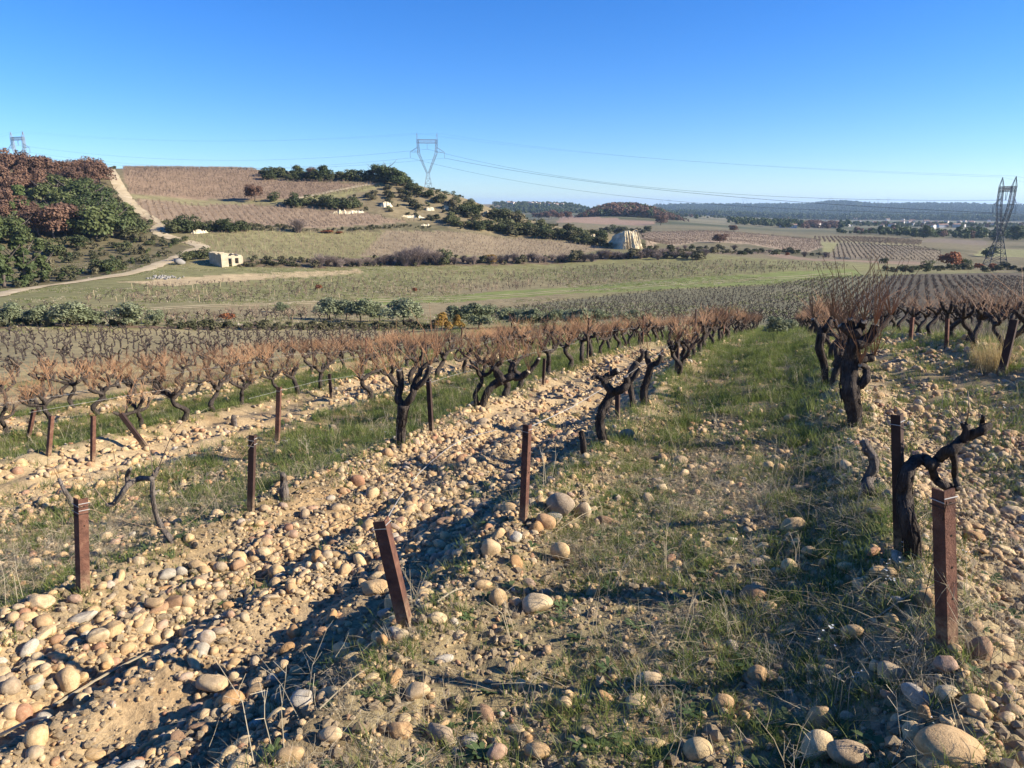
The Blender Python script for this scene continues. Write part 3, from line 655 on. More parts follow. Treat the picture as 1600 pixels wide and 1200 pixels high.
def cable(a, b, sag, r, label):
    mb = MB(); n = 26; pts = []
    for i in range(n + 1):
        t = i / n; p = a.lerp(b, t); p.z -= 4 * sag * t * (1 - t); pts.append(p)
    tube(mb, pts, [r] * (n + 1), 4, cap=False); return tag(obj('power_line', mb.mesh('power_line', M['cable'])), label, 'power line', 'power lines between the pylons')
rt = list(w_right)
NEARW = ['left outer conductor sagging from the middle pylon to the right pylon', 'central conductor sagging from the middle pylon to the right pylon', 'boldest conductor from the middle pylon to the right pylon crossing the sky', 'thin earth wire above the conductors right of the middle pylon, farther one', 'thin earth wire above the conductors right of the middle pylon, nearer one']
for k in range(5): cable(w_mid[k], rt[k], [9, 9, 5, 4, 4][k], [.06, .06, .085, .022, .022][k], NEARW[k])
for k in range(5): cable(w_left[k], w_mid[k], [9, 9, 9, 6, 6][k], [.05, .05, .05, .02, .02][k], ['far outer conductor', 'middle conductor', 'near outer conductor', 'far earth wire', 'near earth wire'][k] + ' above the hilltop left of the middle pylon')
off = Vector((math.sin(R(75)), math.cos(R(75)), -.08)) * 330
for k in range(5): cable(w_right[k], w_right[k] + off, 7, .05 if k < 3 else .02, ['first conductor', 'second conductor', 'third conductor', 'first earth wire', 'second earth wire'][k] + ' running out of the picture beyond the right pylon')
off = Vector((-.85, .5, 0)) * 380
for k in range(5): cable(w_left[k], w_left[k] + off, 8, .05 if k < 3 else .02, ['first conductor', 'second conductor', 'third conductor', 'first earth wire', 'second earth wire'][k] + ' running out of the picture beyond the left pylon')
def far_pylon(px, topy, label):
    r = 4350.0; az = AZ(px); ca = math.cos(az); x, y = r * math.sin(az), r * ca; z = gz(x, y); top = EYE + r * slope_y(topy, ca); h = top - z
    mb = MB(); 
    for sx in (-1, 1):
        for sy in (-1, 1): bar(mb, (sx * 4, sy * 4, 0), (sx * .8, sy * .8, h * .5), .35, 3)
        bar(mb, (sx * .8, 0, h * .5), (sx * 6, 0, h * .8), .4, 3); bar(mb, (sx * 6, 0, h * .8), (sx * 6.5, 0, h), .35, 3); bar(mb, (sx * 6, 0, h * .75), (sx * 12, 0, h * .75), .3, 3)
    bar(mb, (-6.3, 0, h * .9), (6.3, 0, h * .9), .5, 4)
    for k in range(6): t = k / 6 * .5; s = 4 - 3.2 * k / 6; bar(mb, (-s, 0, h * t), (s * .85, 0, h * (t + .08)), .2, 3)
    o = obj('pylon', mb.mesh('pylon', M['steel']), None, (x, y, z), (0, 0, rnd.uniform(-.4, .4))); tag(o, label, 'pylon', 'tiny pylons on the far ridge')
for px, ty, lb in [(1033,313,'left hand one of the tiny pylon pair beyond the brown wood'),(1045,311,'right hand one of the tiny pylon pair beyond the brown wood'),(1161,308,'tiny pylon alone on the ridge left of the summit'),(1167,309,'tiny twin pylon close beside the lone one on the ridge'),(1282,309,'tiny pylon just left of the ridge summit'),(1297,307,'tiny pylon rising from the ridge summit'),(1371,310,'first tiny pylon right of the ridge summit'),(1387,308,'second tiny pylon right of the ridge summit')]:
    far_pylon(px, ty, lb)

# ------------------------------------------------------------------ the ruined hut
def ruin():
    p = at(347, 418.0); s = pxm(p); z0 = p.z
    o = thing('ruined_hut', 'roofless pale stone hut with a door and a window beside the dirt track', 'hut', (p.x, p.y, z0), R(40) + math.atan2(-p.x, p.y) * .6)
    L1, L2, H, T = 6.0, 5.4, 3.0, .45      # right front wall along +x, left wall along +y
    def ragged(name, a, b, h0, h1, seed):
        g = random.Random(seed); mb = MB(); n = 9; A, B = Vector(a), Vector(b); d = (B - A).normalized(); nr = Vector((-d.y, d.x, 0)); V = []
        for i in range(n + 1):
            q = A.lerp(B, i / n); h = h0 + (h1 - h0) * i / n + g.uniform(-.16, .10)
            for (w_, zz) in ((0, -1.2), (0, h), (T, h - .04), (T, -1.2)): V.append(tuple(q + nr * w_ + Vector((0, 0, zz))))
        Fs = [(i*4+k, i*4+(k+1)%4, (i+1)*4+(k+1)%4, (i+1)*4+k) for i in range(n) for k in range(4)] + [(3, 2, 1, 0), (n*4, n*4+1, n*4+2, n*4+3)]
        mb.add(V, Fs); return obj('wall', mb.mesh('wall', M['wall']), o)
    # right front wall in pieces round its openings
    fr = MB()
    for x0, x1, z_0, z_1 in [(0, .9, -1.2, 3.2), (.9, 1.9, -1.2, 2.95), (1.9, 2.8, 2.05, 2.72), (2.8, 3.7, -1.2, 2.85), (3.7, 4.7, -1.2, .75), (3.7, 4.7, 2.1, 2.62), (4.7, 5.4, -1.2, 2.8), (5.4, L1, -1.2, 2.45)]:
        box(fr, ((x0 + x1) / 2, T / 2, (z_0 + z_1) / 2), (x1 - x0 - .002, T, z_1 - z_0))
    obj('front_wall', fr.mesh('front_wall', M['wall']), o)
    ragged('wall', (T, T + .01, 0), (T, L2, 0), 3.2, 3.6, 2); ragged('wall', (L1, T + .01, 0), (L1, L2, 0), 2.8, 3.1, 3); ragged('wall', (L1 - T - .01, L2 - .01, 0), (T + .01, L2 - .01, 0), 3.1, 3.7, 4)
    cp = MB(); box(cp, (1.6, L2 - 1.2, 3.42), (2.6, 2.1, .16)); obj('roof_slab', cp.mesh('roof_slab', M['wall']), o)
    lt = MB(); box(lt, (2.35, T / 2 - .03, 2.13), (1.2, T + .02, .14)); obj('lintel', lt.mesh('lintel', M['rubble']), o)
ruin()
rub = [rock_mesh('rubble_shape', 300 + k, 1, .6, True) for k in range(3)]
for m_ in rub: m_.materials.clear(); m_.materials.append(M['rubble'])
pp = [at(rnd.gauss(252, 12), rnd.gauss(434, 1.6)) for k in range(70)]
scatter('rubble', 'heap of grey rubble dumped beside the dirt track', 'rubble', rub, [(q.x, q.y, q.z + .05) for q in pp], [(rnd.uniform(-1, 1), rnd.uniform(-1, 1), rnd.uniform(0, 6)) for q in pp], [rnd.uniform(.15, .45) for q in pp], [rnd.randrange(3) for q in pp])
bo = at(281, 413); o = obj('boulder', rub[0], None, (bo.x, bo.y, bo.z + .5), (0.2, .3, 1), (1.7, 1.2, 1.5)); tag(o, 'grey boulder standing left of the ruined hut', 'boulder')

# ------------------------------------------------------------------ bare yellow banks and the white cliff
def cliff(px, py, wpx, hpx, label, seed, tilt=.25, name='earth_bank', mat='cliff', depth=.5):
    p = at(px, py - (0 if name == 'cliff' else hpx * .15)); wpx, hpx = (wpx, hpx) if name == 'cliff' else (wpx * 1.05, hpx * .72); s = pxm(p); Wd, H = wpx / s, hpx / s; g = np.random.default_rng(seed); nx, nz = max(10, int(wpx * 1.8)), 12; mb = MB(); V = []
    fl = np.convolve(g.normal(size=nx + 3), [.5, 1, .5], 'valid') * 1.1 + np.convolve(g.normal(size=nx + 13), np.ones(13) / 4, 'valid')
    D = Wd * depth if name == 'cliff' else min(Wd * .3, H * .9); rag = g.uniform(.35, 1.1, nx + 1); rag = np.convolve(np.pad(rag, 2, 'edge'), np.ones(5) / 5, 'valid') if name != 'cliff' else np.convolve(g.uniform(.72, 1.18, nx + 5), np.ones(5) / 5, 'valid')
    for j in range(nz + 1):
        t = j / nz
        for i in range(nx + 1):
            a = (i / nx - .5) * 2; edge = min(1, max(0, (1 - abs(a)) * 1.9)) ** .8
            flute = .055 * H * fl[i] * (.75 - .4 * t) + g.normal() * .014 * H
            V.append((a * Wd / 2 * (1 - (.34 if name == 'cliff' else .16) * t * abs(a)) * (1 + g.normal() * .01), -(.25 + .75 * edge) * D * (1 - tilt * t ** 1.3) - flute, -.6 + (H + .6) * t * (.06 + .94 * edge) * rag[i] * (1 - (.35 * max(0, -a - .2) if name == 'cliff' else 0)) + g.normal() * .02 * H))
    for i in range(nx + 1):
        a = (i / nx - .5) * 2; edge = min(1, max(0, (1 - abs(a)) * 1.9)) ** .8; V.append((a * Wd / 2 * .8, D * .5 + (.0 if name == 'cliff' else H * 1.1), H * (.75 if name == 'cliff' else .85) * (.06 + .94 * edge) * rag[i] - .3))
    m_ = nx + 1; Fs = [(j*m_+i, j*m_+i+1, (j+1)*m_+i+1, (j+1)*m_+i) for j in range(nz + 1) for i in range(nx)]
    mb.add(V, Fs); o = obj(name, mb.mesh(name, M[mat], True), None, (p.x, p.y, p.z), (0, 0, math.atan2(-p.x, p.y) + (.5 if name == 'cliff' else .15))); return tag(o, label, 'cliff' if name == 'cliff' else 'bank', 'bare banks and cliffs of yellow earth')
cliff(975, 387, 60, 27, 'large pale fluted marl cliff at the end of the hill vineyard', 5, .35, 'cliff')
cliff(924, 376, 18, 10, 'small grey cliff just left of the large pale one', 6, .3, 'cliff')
for k, (px, py, w_, h_, lb) in enumerate([(545,334,66,9,'long low yellow bank below the upper hill vineyard'),(603,323,24,11,'round yellow bank under the scrub in mid slope'),(640,340,56,6,'thin yellow bank at the tip of the middle vineyard'),(671,329,20,8,'small yellow bank left of the dark gully'),(698,328,16,12,'upper yellow bank beside the dark gully'),(712,331,16,9,'lower yellow bank beside the dark gully'),(766,341,36,15,'wide yellow bank near the right end of the hill scrub'),(312,365,34,9,'yellow bank between the two round holm bushes'),(664,353,22,5,'flat yellow bank at the end of the terrace edge'),(660,302,16,6,'faint yellow patch high under the hilltop oaks')]):
    cliff(px, py, w_, h_, lb, 20 + k, .6)

# ================================================================== TREES AND SHRUBS, each one a thing
oak_c = [crown_mesh('oak_crown', M['oak_leaf'], 9, 9.5, 16, 3600, .30, 40 + k) for k in range(4)]
oak_t = [trunk_mesh('oak_trunk', M['trunk'], 9, .28, k) for k in range(2)]
holm_c = [crown_mesh('holm_crown', M['holm_leaf'], 7, 8, 15, 3200, .26, 50 + k, .12) for k in range(4)]
bush_c = [crown_mesh('bush_foliage', M['bush_leaf'], 3, 4.4, 10, 1000, .19, 60 + k, .1, 'low') for k in range(4)]
scrub_c = [crown_mesh('scrub_foliage', M['scrub_leaf'], 2, 3.2, 9, 750, .17, 70 + k, .1, 'low') for k in range(5)]
pine_c = [crown_mesh('pine_crown', M['pine_leaf'], 11, 6.5, 14, 2600, .28, 80 + k, .2, 'cone') for k in range(2)]
ivy_c = [crown_mesh('tall_crown', M['holm_leaf'], 11, 4.6, 26, 4200, .24, 85 + k, .04, 'tall') for k in range(3)]
olive_c = [crown_mesh('olive_crown', M['olive_leaf'], 3, 3.6, 13, 2300, .085, 90 + k, .30, 'round', 2.0) for k in range(4)]
olive_t = [trunk_mesh('olive_trunk', M['bark'], 3, .11, 20 + k, 6, .42, .12) for k in range(3)]
red_c = [crown_mesh('red_foliage', M['red_leaf'], 2.4, 3, 9, 900, .16, 95, .1, 'low')]
och_c = [crown_mesh('ochre_foliage', M['autumn_leaf'], 2.6, 2.8, 9, 1100, .12, 96, .1, 'low')]
small_t = [trunk_mesh('bush_stem', M['trunk'], 2.2, .06, 30 + k, 6, .5) for k in range(2)]
def twig_bush(name, h, wd, seed, n=70):
    g = random.Random(seed); mb = MB()
    for k in range(n):
        a = g.uniform(0, 2 * PI); s = g.uniform(.1, 1) * wd / 2; hh = h * g.uniform(.55, 1.0) * (1 - .3 * (s / (wd / 2)) ** 2)
        b = Vector((g.uniform(-.3, .3), g.uniform(-.3, .3), -.1)); t = Vector((math.cos(a) * s, math.sin(a) * s, hh)); m_ = b.lerp(t, .5) + Vector((0, 0, .18 * h))
        tube(mb, [b, m_, t], [.045, .03, .012], 3, cap=False)
        for q in range(4):
            f = m_.lerp(t, g.uniform(.1, .9)); d = Vector((g.uniform(-1, 1), g.uniform(-1, 1), g.uniform(.3, 1.2))) * h * .2; tube(mb, [f, f + d], [.018, .008], 3, cap=False)
    return mb.mesh(name, M['twig'])
twig_c = [twig_bush('twigs', 3.4, 4.2, k, 95) for k in range(4)]
KINDS = {  # crown meshes, trunk meshes, built height, name, category
 'oak': (oak_c, oak_t, 8.6, 'oak_tree', 'tree', 'crown', 'trunk'), 'holm': (holm_c, oak_t, 6.8, 'evergreen_oak', 'tree', 'crown', 'trunk'),
 'bush': (bush_c, small_t, 3.0, 'evergreen_bush', 'bush', 'foliage', 'stem'), 'scrub': (scrub_c, None, 2.0, 'dry_shrub', 'dry shrub', 'foliage', None),
 'pine': (pine_c, oak_t, 10.6, 'pine_tree', 'tree', 'crown', 'trunk'), 'ivy': (ivy_c, oak_t, 10.6, 'evergreen_tree', 'tree', 'crown', 'trunk'),
 'olive': (olive_c, olive_t, 2.9, 'olive_tree', 'tree', 'crown', 'trunk'), 'twig': (twig_c, None, 3.4, 'bare_bush', 'bare bush', 'twigs', None),
 'red': (red_c, None, 2.4, 'red_bush', 'shrub', 'foliage', None), 'ochre': (och_c, small_t, 2.6, 'ochre_bush', 'shrub', 'foliage', 'stem')}
def plant(kind, px, py, hpx, label, group=None, wide=1.0, sink=.1):
    cr, tr, h0, nm, cat, pc, pt = KINDS[kind]; p = at(px, py); h = hpx / pxm(p); s = h / h0
    k = rnd.randrange(len(cr)); rz = rnd.uniform(0, 6.28)
    if tr is None:
        o = obj(nm, cr[k], None, (p.x, p.y, p.z - sink * s), (0, 0, rz), (s * wide, s * wide, s)); return tag(o, label, cat, group)
    o = thing(nm, label, cat, (p.x, p.y, p.z - sink * s), rz, group, (s * wide, s * wide, s))
    obj(pc, cr[k], o); obj(pt, rnd.choice(tr), o); return o
G = 'trees on the wooded slope at the left'
OL = 'brown leaved oak in the wood on the left slope'
SKY = sorted([8,28,52,70,98,114,132,148,157])
for px, py, tp in [(8,276,231),(28,272,230),(52,282,236),(70,284,240),(98,278,250),(114,280,245),(132,275,240),(148,276,243),(157,283,248),(88,292,262),(118,296,258),(36,298,258),(16,304,262),(64,300,262),(-12,300,250),(4,330,288),(26,326,292),(0,352,308),(142,290,256),(-30,330,285)]:
    plant('oak', px, py + 6, (py + 6 - tp) * .84, nth(SKY.index(px) + 1) + ' brown oak from the left along the skyline of the left wood' if px in SKY else OL, G, rnd.uniform(.85, 1.1))
for px, py, hp in [(62,370,44),(84,372,48),(104,368,44),(122,362,40),(46,352,34),(20,352,40)]:
    plant('oak', px, py, hp, 'rust brown oak in the clump at the middle of the left slope', G, 1.15)
HL = 'dark evergreen oak among the brown trees of the left slope'
for px, py, hp in [(92,312,34),(112,322,38),(132,328,40),(152,330,40),(72,322,36),(100,342,38),(128,346,36),(60,340,30),(158,345,36),(84,350,34),(14,372,38),(34,380,36),(172,322,26),(-10,380,40),(78,305,30),(140,312,30)]:
    plant('holm', px, py, hp, HL, G, 1.2)
for px, py, hp in [(150,376,52),(176,370,50),(190,352,34)]:
    plant('holm', px, py, hp, 'big rounded evergreen oak beside the dirt track on the hill', G, 1.1)
plant('pine', 38, 352, 64, 'pale green pine standing out among the brown oaks', G, 1.35)
plant('pine', 24, 356, 42, 'shorter pale pine left of the tall pale one', G, 1.2)
for px, py, hp, lb in [(6,449,112,'tallest dense evergreen tree at the left edge above the track'),(40,447,93,'middle one of the three dense evergreen trees above the track'),(69,441,70,'smallest dense evergreen tree of the three above the track')]:
    plant('ivy', px, py, hp, lb, 'dense evergreen trees above the track', 1.05)
plant('ivy', -24, 455, 84, 'dense evergreen tree cut by the left edge above the track', 'dense evergreen trees above the track', 1.0)
SL = 'low grey green shrub on the rough slope below the wood'
for k in range(52):
    px, py = rnd.uniform(70, 262), rnd.uniform(366, 432)
    if py > 440 - (px - 70) * .16 or (px > 215 and py < 372) or (px > 235 and py > 405): continue
    plant('scrub', px, py, rnd.uniform(5, 11), SL, 'shrubs on the rough slope', 1.1)
for px, py, hp, wd in [(162,425,24,1.3),(180,422,18,1.2),(85,400,24,1.2),(120,388,20,1.3),(222,362,26,1.1),(208,372,18,1.3),(60,420,22,1.1),(110,428,14,1.3),(196,392,14,1.3),(236,383,9,1.5),(276,382,10,1.4),(290,378,9,1.2)]:
    plant('bush', px, py, hp, 'dark rounded bush on the rough slope by the track', 'dark bushes on the rough slope', wd)
for px, py, hp in [(303,405,16),(316,404,17),(290,408,13)]:
    plant('bush', px, py, hp, 'dark bush growing against the left wall of the ruined hut', 'bushes beside the ruined hut', 1.3)
# terrace bushes on the hill
for px, py, hp, wd in [(272,364,18,1.2),(286,362,21,1.2),(298,361,22,1.1),(309,361,18,1.1)]: plant('bush', px, py, hp, 'evergreen bush in the left hand round clump on the hill terrace', 'terrace clump beside the track', wd)
for px, py, hp, wd in [(334,361,15,1.2),(348,361,18,1.2),(362,361,18,1.2),(376,361,16,1.2),(386,361,11,1.2)]: plant('bush', px, py, hp, 'evergreen bush in the right hand round clump on the terrace', 'terrace clump right of the yellow bank', wd)
plant('oak', 398, 314, 25, 'single brown oak on the terrace edge of the hill', None, 1.3)
plant('bush', 427, 315, 13, 'round dark bush just right of the single brown oak', None, 1.2)
plant('twig', 466, 363, 22, 'bare grey bush on the terrace under the brown vineyard', None, 1.5)
plant('red', 512, 364, 5, 'long low red bramble below the terrace', None, 4.0)
plant('red', 530, 365, 4, 'second low red bramble just right of the longer one', None, 3.4)
for px in range(455, 560, 11): plant('bush', px, rnd.uniform(318, 327), rnd.uniform(11, 19), nth((px - 455) // 11 + 1) + ' dark bush from the left along the right end of the terrace edge', 'bushes on the terrace edge', 1.3)
for px in list(range(412, 652, 8)):
    base = 279 + (px - 412) * .028; plant('bush', px, base + rnd.uniform(-4, 2), rnd.uniform(7, 15), nth((px - 412) // 8 + 1) + ' bush from the left in the dark hedge along the hilltop', 'hilltop hedge bushes', 1.25)
for px, py, hp, lb in [(508,281,20,'tall dark oak above the hilltop hedge, left of the rust tree'),(584,282,22,'dark oak rising from the right part of the hilltop hedge'),(606,284,29,'tallest dark oak on the hilltop, near the pylon'),(464,278,17,'small dark oak above the left part of the hilltop hedge'),(632,289,17,'dark oak where the hilltop begins to fall away'),(620,291,24,'broad dark oak right beside the tallest hilltop oak')]:
    plant('holm', px, py, hp, lb, 'oaks on the hilltop', 1.1)
plant('oak', 488, 281, 19, 'small rust tree in the hilltop hedge', None, 1.1)
CL = 'dark evergreen bush on the scrubby end of the hill'
poly_ev = [(622,284),(655,292),(700,308),(745,326),(800,334),(840,345),(900,364),(948,372),(950,380),(905,376),(850,369),(800,366),(770,348),(720,328),(672,310),(640,298)]
n = 0
while n < 58:
    px, py = rnd.uniform(620, 955), rnd.uniform(262, 382)
    if inpoly(poly_ev, np.array([px]), np.array([py]))[0]:
        n += 1; plant('scrub' if rnd.random() < .25 else 'bush', px, py + 4, rnd.uniform(9, 18) * (.8 if px < 720 else 1), CL, 'bushes on the end of the hill', 1.3)
poly_sc = [(560,300),(600,292),(640,300),(720,330),(770,350),(700,346),(640,340),(580,326),(520,324)]
n = 0
while n < 26:
    px, py = rnd.uniform(520, 780), rnd.uniform(290, 350)
    if inpoly(poly_sc, np.array([px]), np.array([py]))[0]:
        n += 1; plant('scrub', px, py + 2, rnd.uniform(4, 10), 'low dry shrub on the gullied slope of the hill', 'dry shrubs on the gullied slope', 1.3)
for px in range(700, 960, 10):
    b = 350 + (px - 700) * .135; plant('bush' if rnd.random() < .75 else 'scrub', px, b + rnd.uniform(-2, 4), rnd.uniform(9, 16), nth((px - 700) // 10 + 1) + ' bush from the left along the foot of the hill above the vineyard', 'bushes at the foot of the hill', 1.3)
for px in range(1004, 1300, 11):
    b = 384 + (px - 1004) * .030; plant(rnd.choice(['bush', 'scrub', 'scrub', 'twig']), px, b + rnd.uniform(2, 11), rnd.uniform(5, 11), nth((px - 1004) // 11 + 1) + ' shrub from the left in the hedge right of the pale cliff', 'hedge right of the pale cliff', 1.3)
for px in range(940, 1020, 8): plant('bush' if rnd.random() < .5 else 'scrub', px, rnd.uniform(362, 366), rnd.uniform(6, 11), 'bush on top of the knoll behind the pale cliff', 'bushes behind the pale cliff', 1.3)
plant('oak', 1125, 380, 14, 'small round rust tree among the far vine plots', None, 1.6)
plant('oak', 1146, 362, 10, 'tiny brown tree behind the far vine plots', None, 1.3)
plant('oak', 1032, 352, 16, 'brown tree at the right foot of the rust wood', None, 1.2)
for k in range(11): plant('oak', 836 + k * 5.2, 341.5 + rnd.uniform(-1, 1), rnd.uniform(8, 12), nth(k + 1) + ' small brown tree from the left in the row left of the rust wood', 'brown trees left of the rust wood', 1.1)
# bare hedge under the hill vineyard
for px in range(492, 930, 10):
    b = 417 - (px - 492) * .022; tall = 34 if 628 < px < 668 else 24 if (500 < px < 530 or 600 < px < 690) else 15
    kind = 'twig' if tall > 20 or rnd.random() < .82 else 'scrub'
    plant(kind, px + rnd.uniform(-3, 3), b + rnd.uniform(-2, 2), tall * rnd.uniform(.7, 1.05), nth((px - 492) // 10 + 1) + ' bush from the left in the bare hedge below the hill vineyard', 'bare hedge below the hill vineyard', 1.1)
plant('bush', 692, 413, 20, 'one dark green bush in the bare hedge', None, 1.2); plant('ochre', 768, 411, 14, 'ochre leaved bush near the right end of the bare hedge', None, 1.4)
plant('bush', 866 + 148, 401, 14, 'dark green bush in the hedge right of the ochre one', None, 1.3); plant('ochre', 948, 404, 11, 'small ochre bush below the pale cliff', None, 1.4)
for px in range(938, 1105, 9): plant(rnd.choice(['twig', 'scrub', 'twig']), px, rnd.uniform(401, 406), rnd.uniform(9, 17), nth((px - 938) // 9 + 1) + ' bare bush from the left in the hedge below the pale cliff', 'bare hedge below the pale cliff', 1.3)
for px in range(376, 480, 9): plant('scrub', px, rnd.uniform(409, 417), rnd.uniform(4, 8), nth((px - 376) // 9 + 1) + ' dry shrub right of the ruined hut, counted from the hut', 'dry shrubs right of the ruined hut', 1.3)
# right hand valley edge
for px in range(1385, 1640, 11): plant(rnd.choice(['scrub', 'scrub', 'red', 'bush']), px, rnd.uniform(421, 427), rnd.uniform(6, 12), nth((px - 1385) // 11 + 1) + ' shrub from the left along the far edge of the dark vine field', 'shrubs along the dark vine field', 1.3)
for px, py, hp, kd, lb in [(1484,419,27,'red','rust red leafless tree left of the dark pylon'),(1502,418,17,'bush','dark bush tucked against the rust red tree'),(1448,420,12,'bush','dark green bush left of the rust red tree'),(1381,412,9,'bush','small dark bush at the edge of the far ploughed strip'),(1545,402,16,'bush','dark bush behind the left leg of the pylon'),(1590,375,20,'holm','dark tree at the right edge beyond the pylon'),(1560,377,16,'holm','dark tree seen through the legs of the pylon'),(1443,372,18,'holm','leaning dark tree standing alone in the plain'),(1398,361,10,'holm','round dark tree in the middle of the plain'),(1428,362,7,'holm','smaller round dark tree right of the round one in the plain')]:
    plant(kd, px, py, hp, lb, None, 1.2)
# olives in the valley bottom
G = 'olive trees in the valley bottom'
for px, py, hp, lb in [(14,508,34,'olive tree cut by the left edge above the dark bank'),(58,508,30,'round olive tree second from the left edge'),(108,511,36,'olive with a dark forked trunk at the left of the bank'),(140,508,28,'pale olive tucked behind the forked one'),(196,512,36,'dark bushy olive right of the forked one'),(245,506,22,'small sparse olive right of the dark bushy one'),(442,489,17,'small flat olive alone on the grass'),
    (516,500,32,'leftmost olive of the middle clump'),(540,500,30,'second olive of the middle clump'),(563,504,34,'pale olive in the heart of the middle clump'),(594,502,28,'olive behind the middle clump'),(632,508,38,'large olive at the right of the middle clump'),(652,502,26,'olive close behind the large one'),(720,508,32,'olive just right of the ochre bush'),(748,512,36,'olive with bare stems right of the ochre bush')]:
    plant('olive', px, py, hp, lb, G, rnd.uniform(1.1, 1.35))
for px, py, hp in [(800,512,28),(830,512,28),(868,510,24),(905,512,28),(932,510,26),(985,508,22),(1010,506,18)]: plant('olive', px, py, hp, nth([800,830,868,905,932,985,1010].index(px) + 1) + ' olive top from the left showing above the orange canes', G, 1.4)
plant('ochre', 690, 517, 30, 'yellowish ochre bush beside the olives', None, 1.0); plant('ochre', 714, 515, 24, 'smaller ochre bush at the foot of the olives', None, .9)
plant('olive', 1214, 524, 30, 'grey green bush closing the end of the grassy path', None, 1.0); plant('olive', 1232, 520, 20, 'smaller grey green bush at the end of the path', None, 1.1)
for px, py, hp in [(352,501,13),(362,500,11),(498,453,9),(648,456,7),(1230,400,6)]: plant('red', px, py, hp, 'small rust red bush in the valley field', 'rust red bushes in the valley field', 1.2)
for px in range(300, 690, 19): plant(rnd.choice(['scrub', 'twig', 'scrub']), px, 511 + rnd.uniform(-3, 3), rnd.uniform(5, 12), nth((px - 300) // 19 + 1) + ' dry shrub from the left along the dark bank below the olives', 'dry shrubs along the bank', 1.5)

# low growth on rough ground (stuff)
def rough(poly, n, lo, hi, meshes, name, label):
    pts = []; q = np.array(land_poly(poly)); pl = [tuple(p) for p in q]
    a0, a1, l0, l1 = q[:, 0].min(), q[:, 0].max(), q[:, 1].min(), q[:, 1].max()
    a = rng.uniform(a0, a1, n * 3); l = rng.uniform(l0, l1, n * 3); ok = inpoly(pl, a, l); a, l = a[ok][:n], l[ok][:n]
    x, y = np.exp(l) * np.sin(a), np.exp(l) * np.cos(a); z = ground(x, y); m_ = len(x)
    scatter(name, label, 'undergrowth', meshes, np.stack([x, y, z - .05], 1), np.stack([np.zeros(m_), np.zeros(m_), rng.uniform(0, 6.3, m_)], 1), rng.uniform(lo, hi, m_), rng.integers(0, len(meshes), m_))
low = [crown_mesh('low_growth', mm, 1, 1.7, 6, 130, .16, 130 + k, .05, 'low') for k, mm in enumerate([M['scrub_leaf'], M['scrub_leaf'], M['holm_leaf'], M['scrub_leaf']])]
rough(FIELD_POLYS[0][1], 2600, .4, 1.6, low, 'undergrowth', 'low scrub covering the rough slope left of the track')
rough(FIELD_POLYS[7][1], 1300, .4, 1.5, low, 'undergrowth', 'low scrub covering the gullied end of the hill')
rough(FIELD_POLYS[8][1], 900, .3, 1.1, [low[0], low[1], low[3]], 'undergrowth', 'dry weeds on the bank under the hill vineyard')
rough(FIELD_POLYS[9][1], 300, .3, 1.0, [low[0], low[1], low[3]], 'undergrowth', 'dry weeds along the terrace edge of the hill')
rough([(-150,517),(0,516),(260,515),(690,514),(690,507),(260,508),(0,509),(-150,509)], 300, .2, .65, [low[0], low[1], low[3], low[0]], 'undergrowth', 'dead reeds and weeds along the dark bank below the olives')

# ------------------------------------------------------------------ far vineyards (stuff): small pruned vines and stakes set out in rows
def small_vine(name, seed, canes, mat, h=.62):
    g = random.Random(seed); mb = MB(); top = (g.uniform(-.08, .08), g.uniform(-.08, .08), h * .62)
    tube(mb, [(0, 0, -.1), (g.uniform(-.06, .06), g.uniform(-.06, .06), h * .3), top], [.055, .045, .05], 4)
    for k in range(4):
        a = k * 1.6 + g.uniform(-.4, .4); L = g.uniform(.2, .38); tube(mb, [top, (top[0] + math.cos(a) * L, top[1] + math.sin(a) * L, h * g.uniform(.8, 1.05))], [.045, .028], 3)
        for q in range(canes):
            b = Vector((top[0] + math.cos(a) * L, top[1] + math.sin(a) * L, h * .9)); tube(mb, [b, b + Vector((g.uniform(-.3, .3), g.uniform(-.3, .3), g.uniform(.25, .6)))], [.014, .008], 3, cap=False)
    return mb.mesh(name, mat)
fv_dark = [small_vine('pruned_vine', k, 0, M['bark']) for k in range(4)]
fv_cane = [small_vine('caned_vine', 10 + k, 4, M['dull_cane']) for k in range(4)]
fv_brown = [small_vine('brown_vine', 20 + k, 3, M['dull_cane']) for k in range(3)] + [small_vine('brown_vine', 24, 1, M['bark'])]
mb_ = MB(); box(mb_, (0, 0, .45), (.065, .065, 1.0)); stake_pale = mb_.mesh('pale_stake', M['track'])
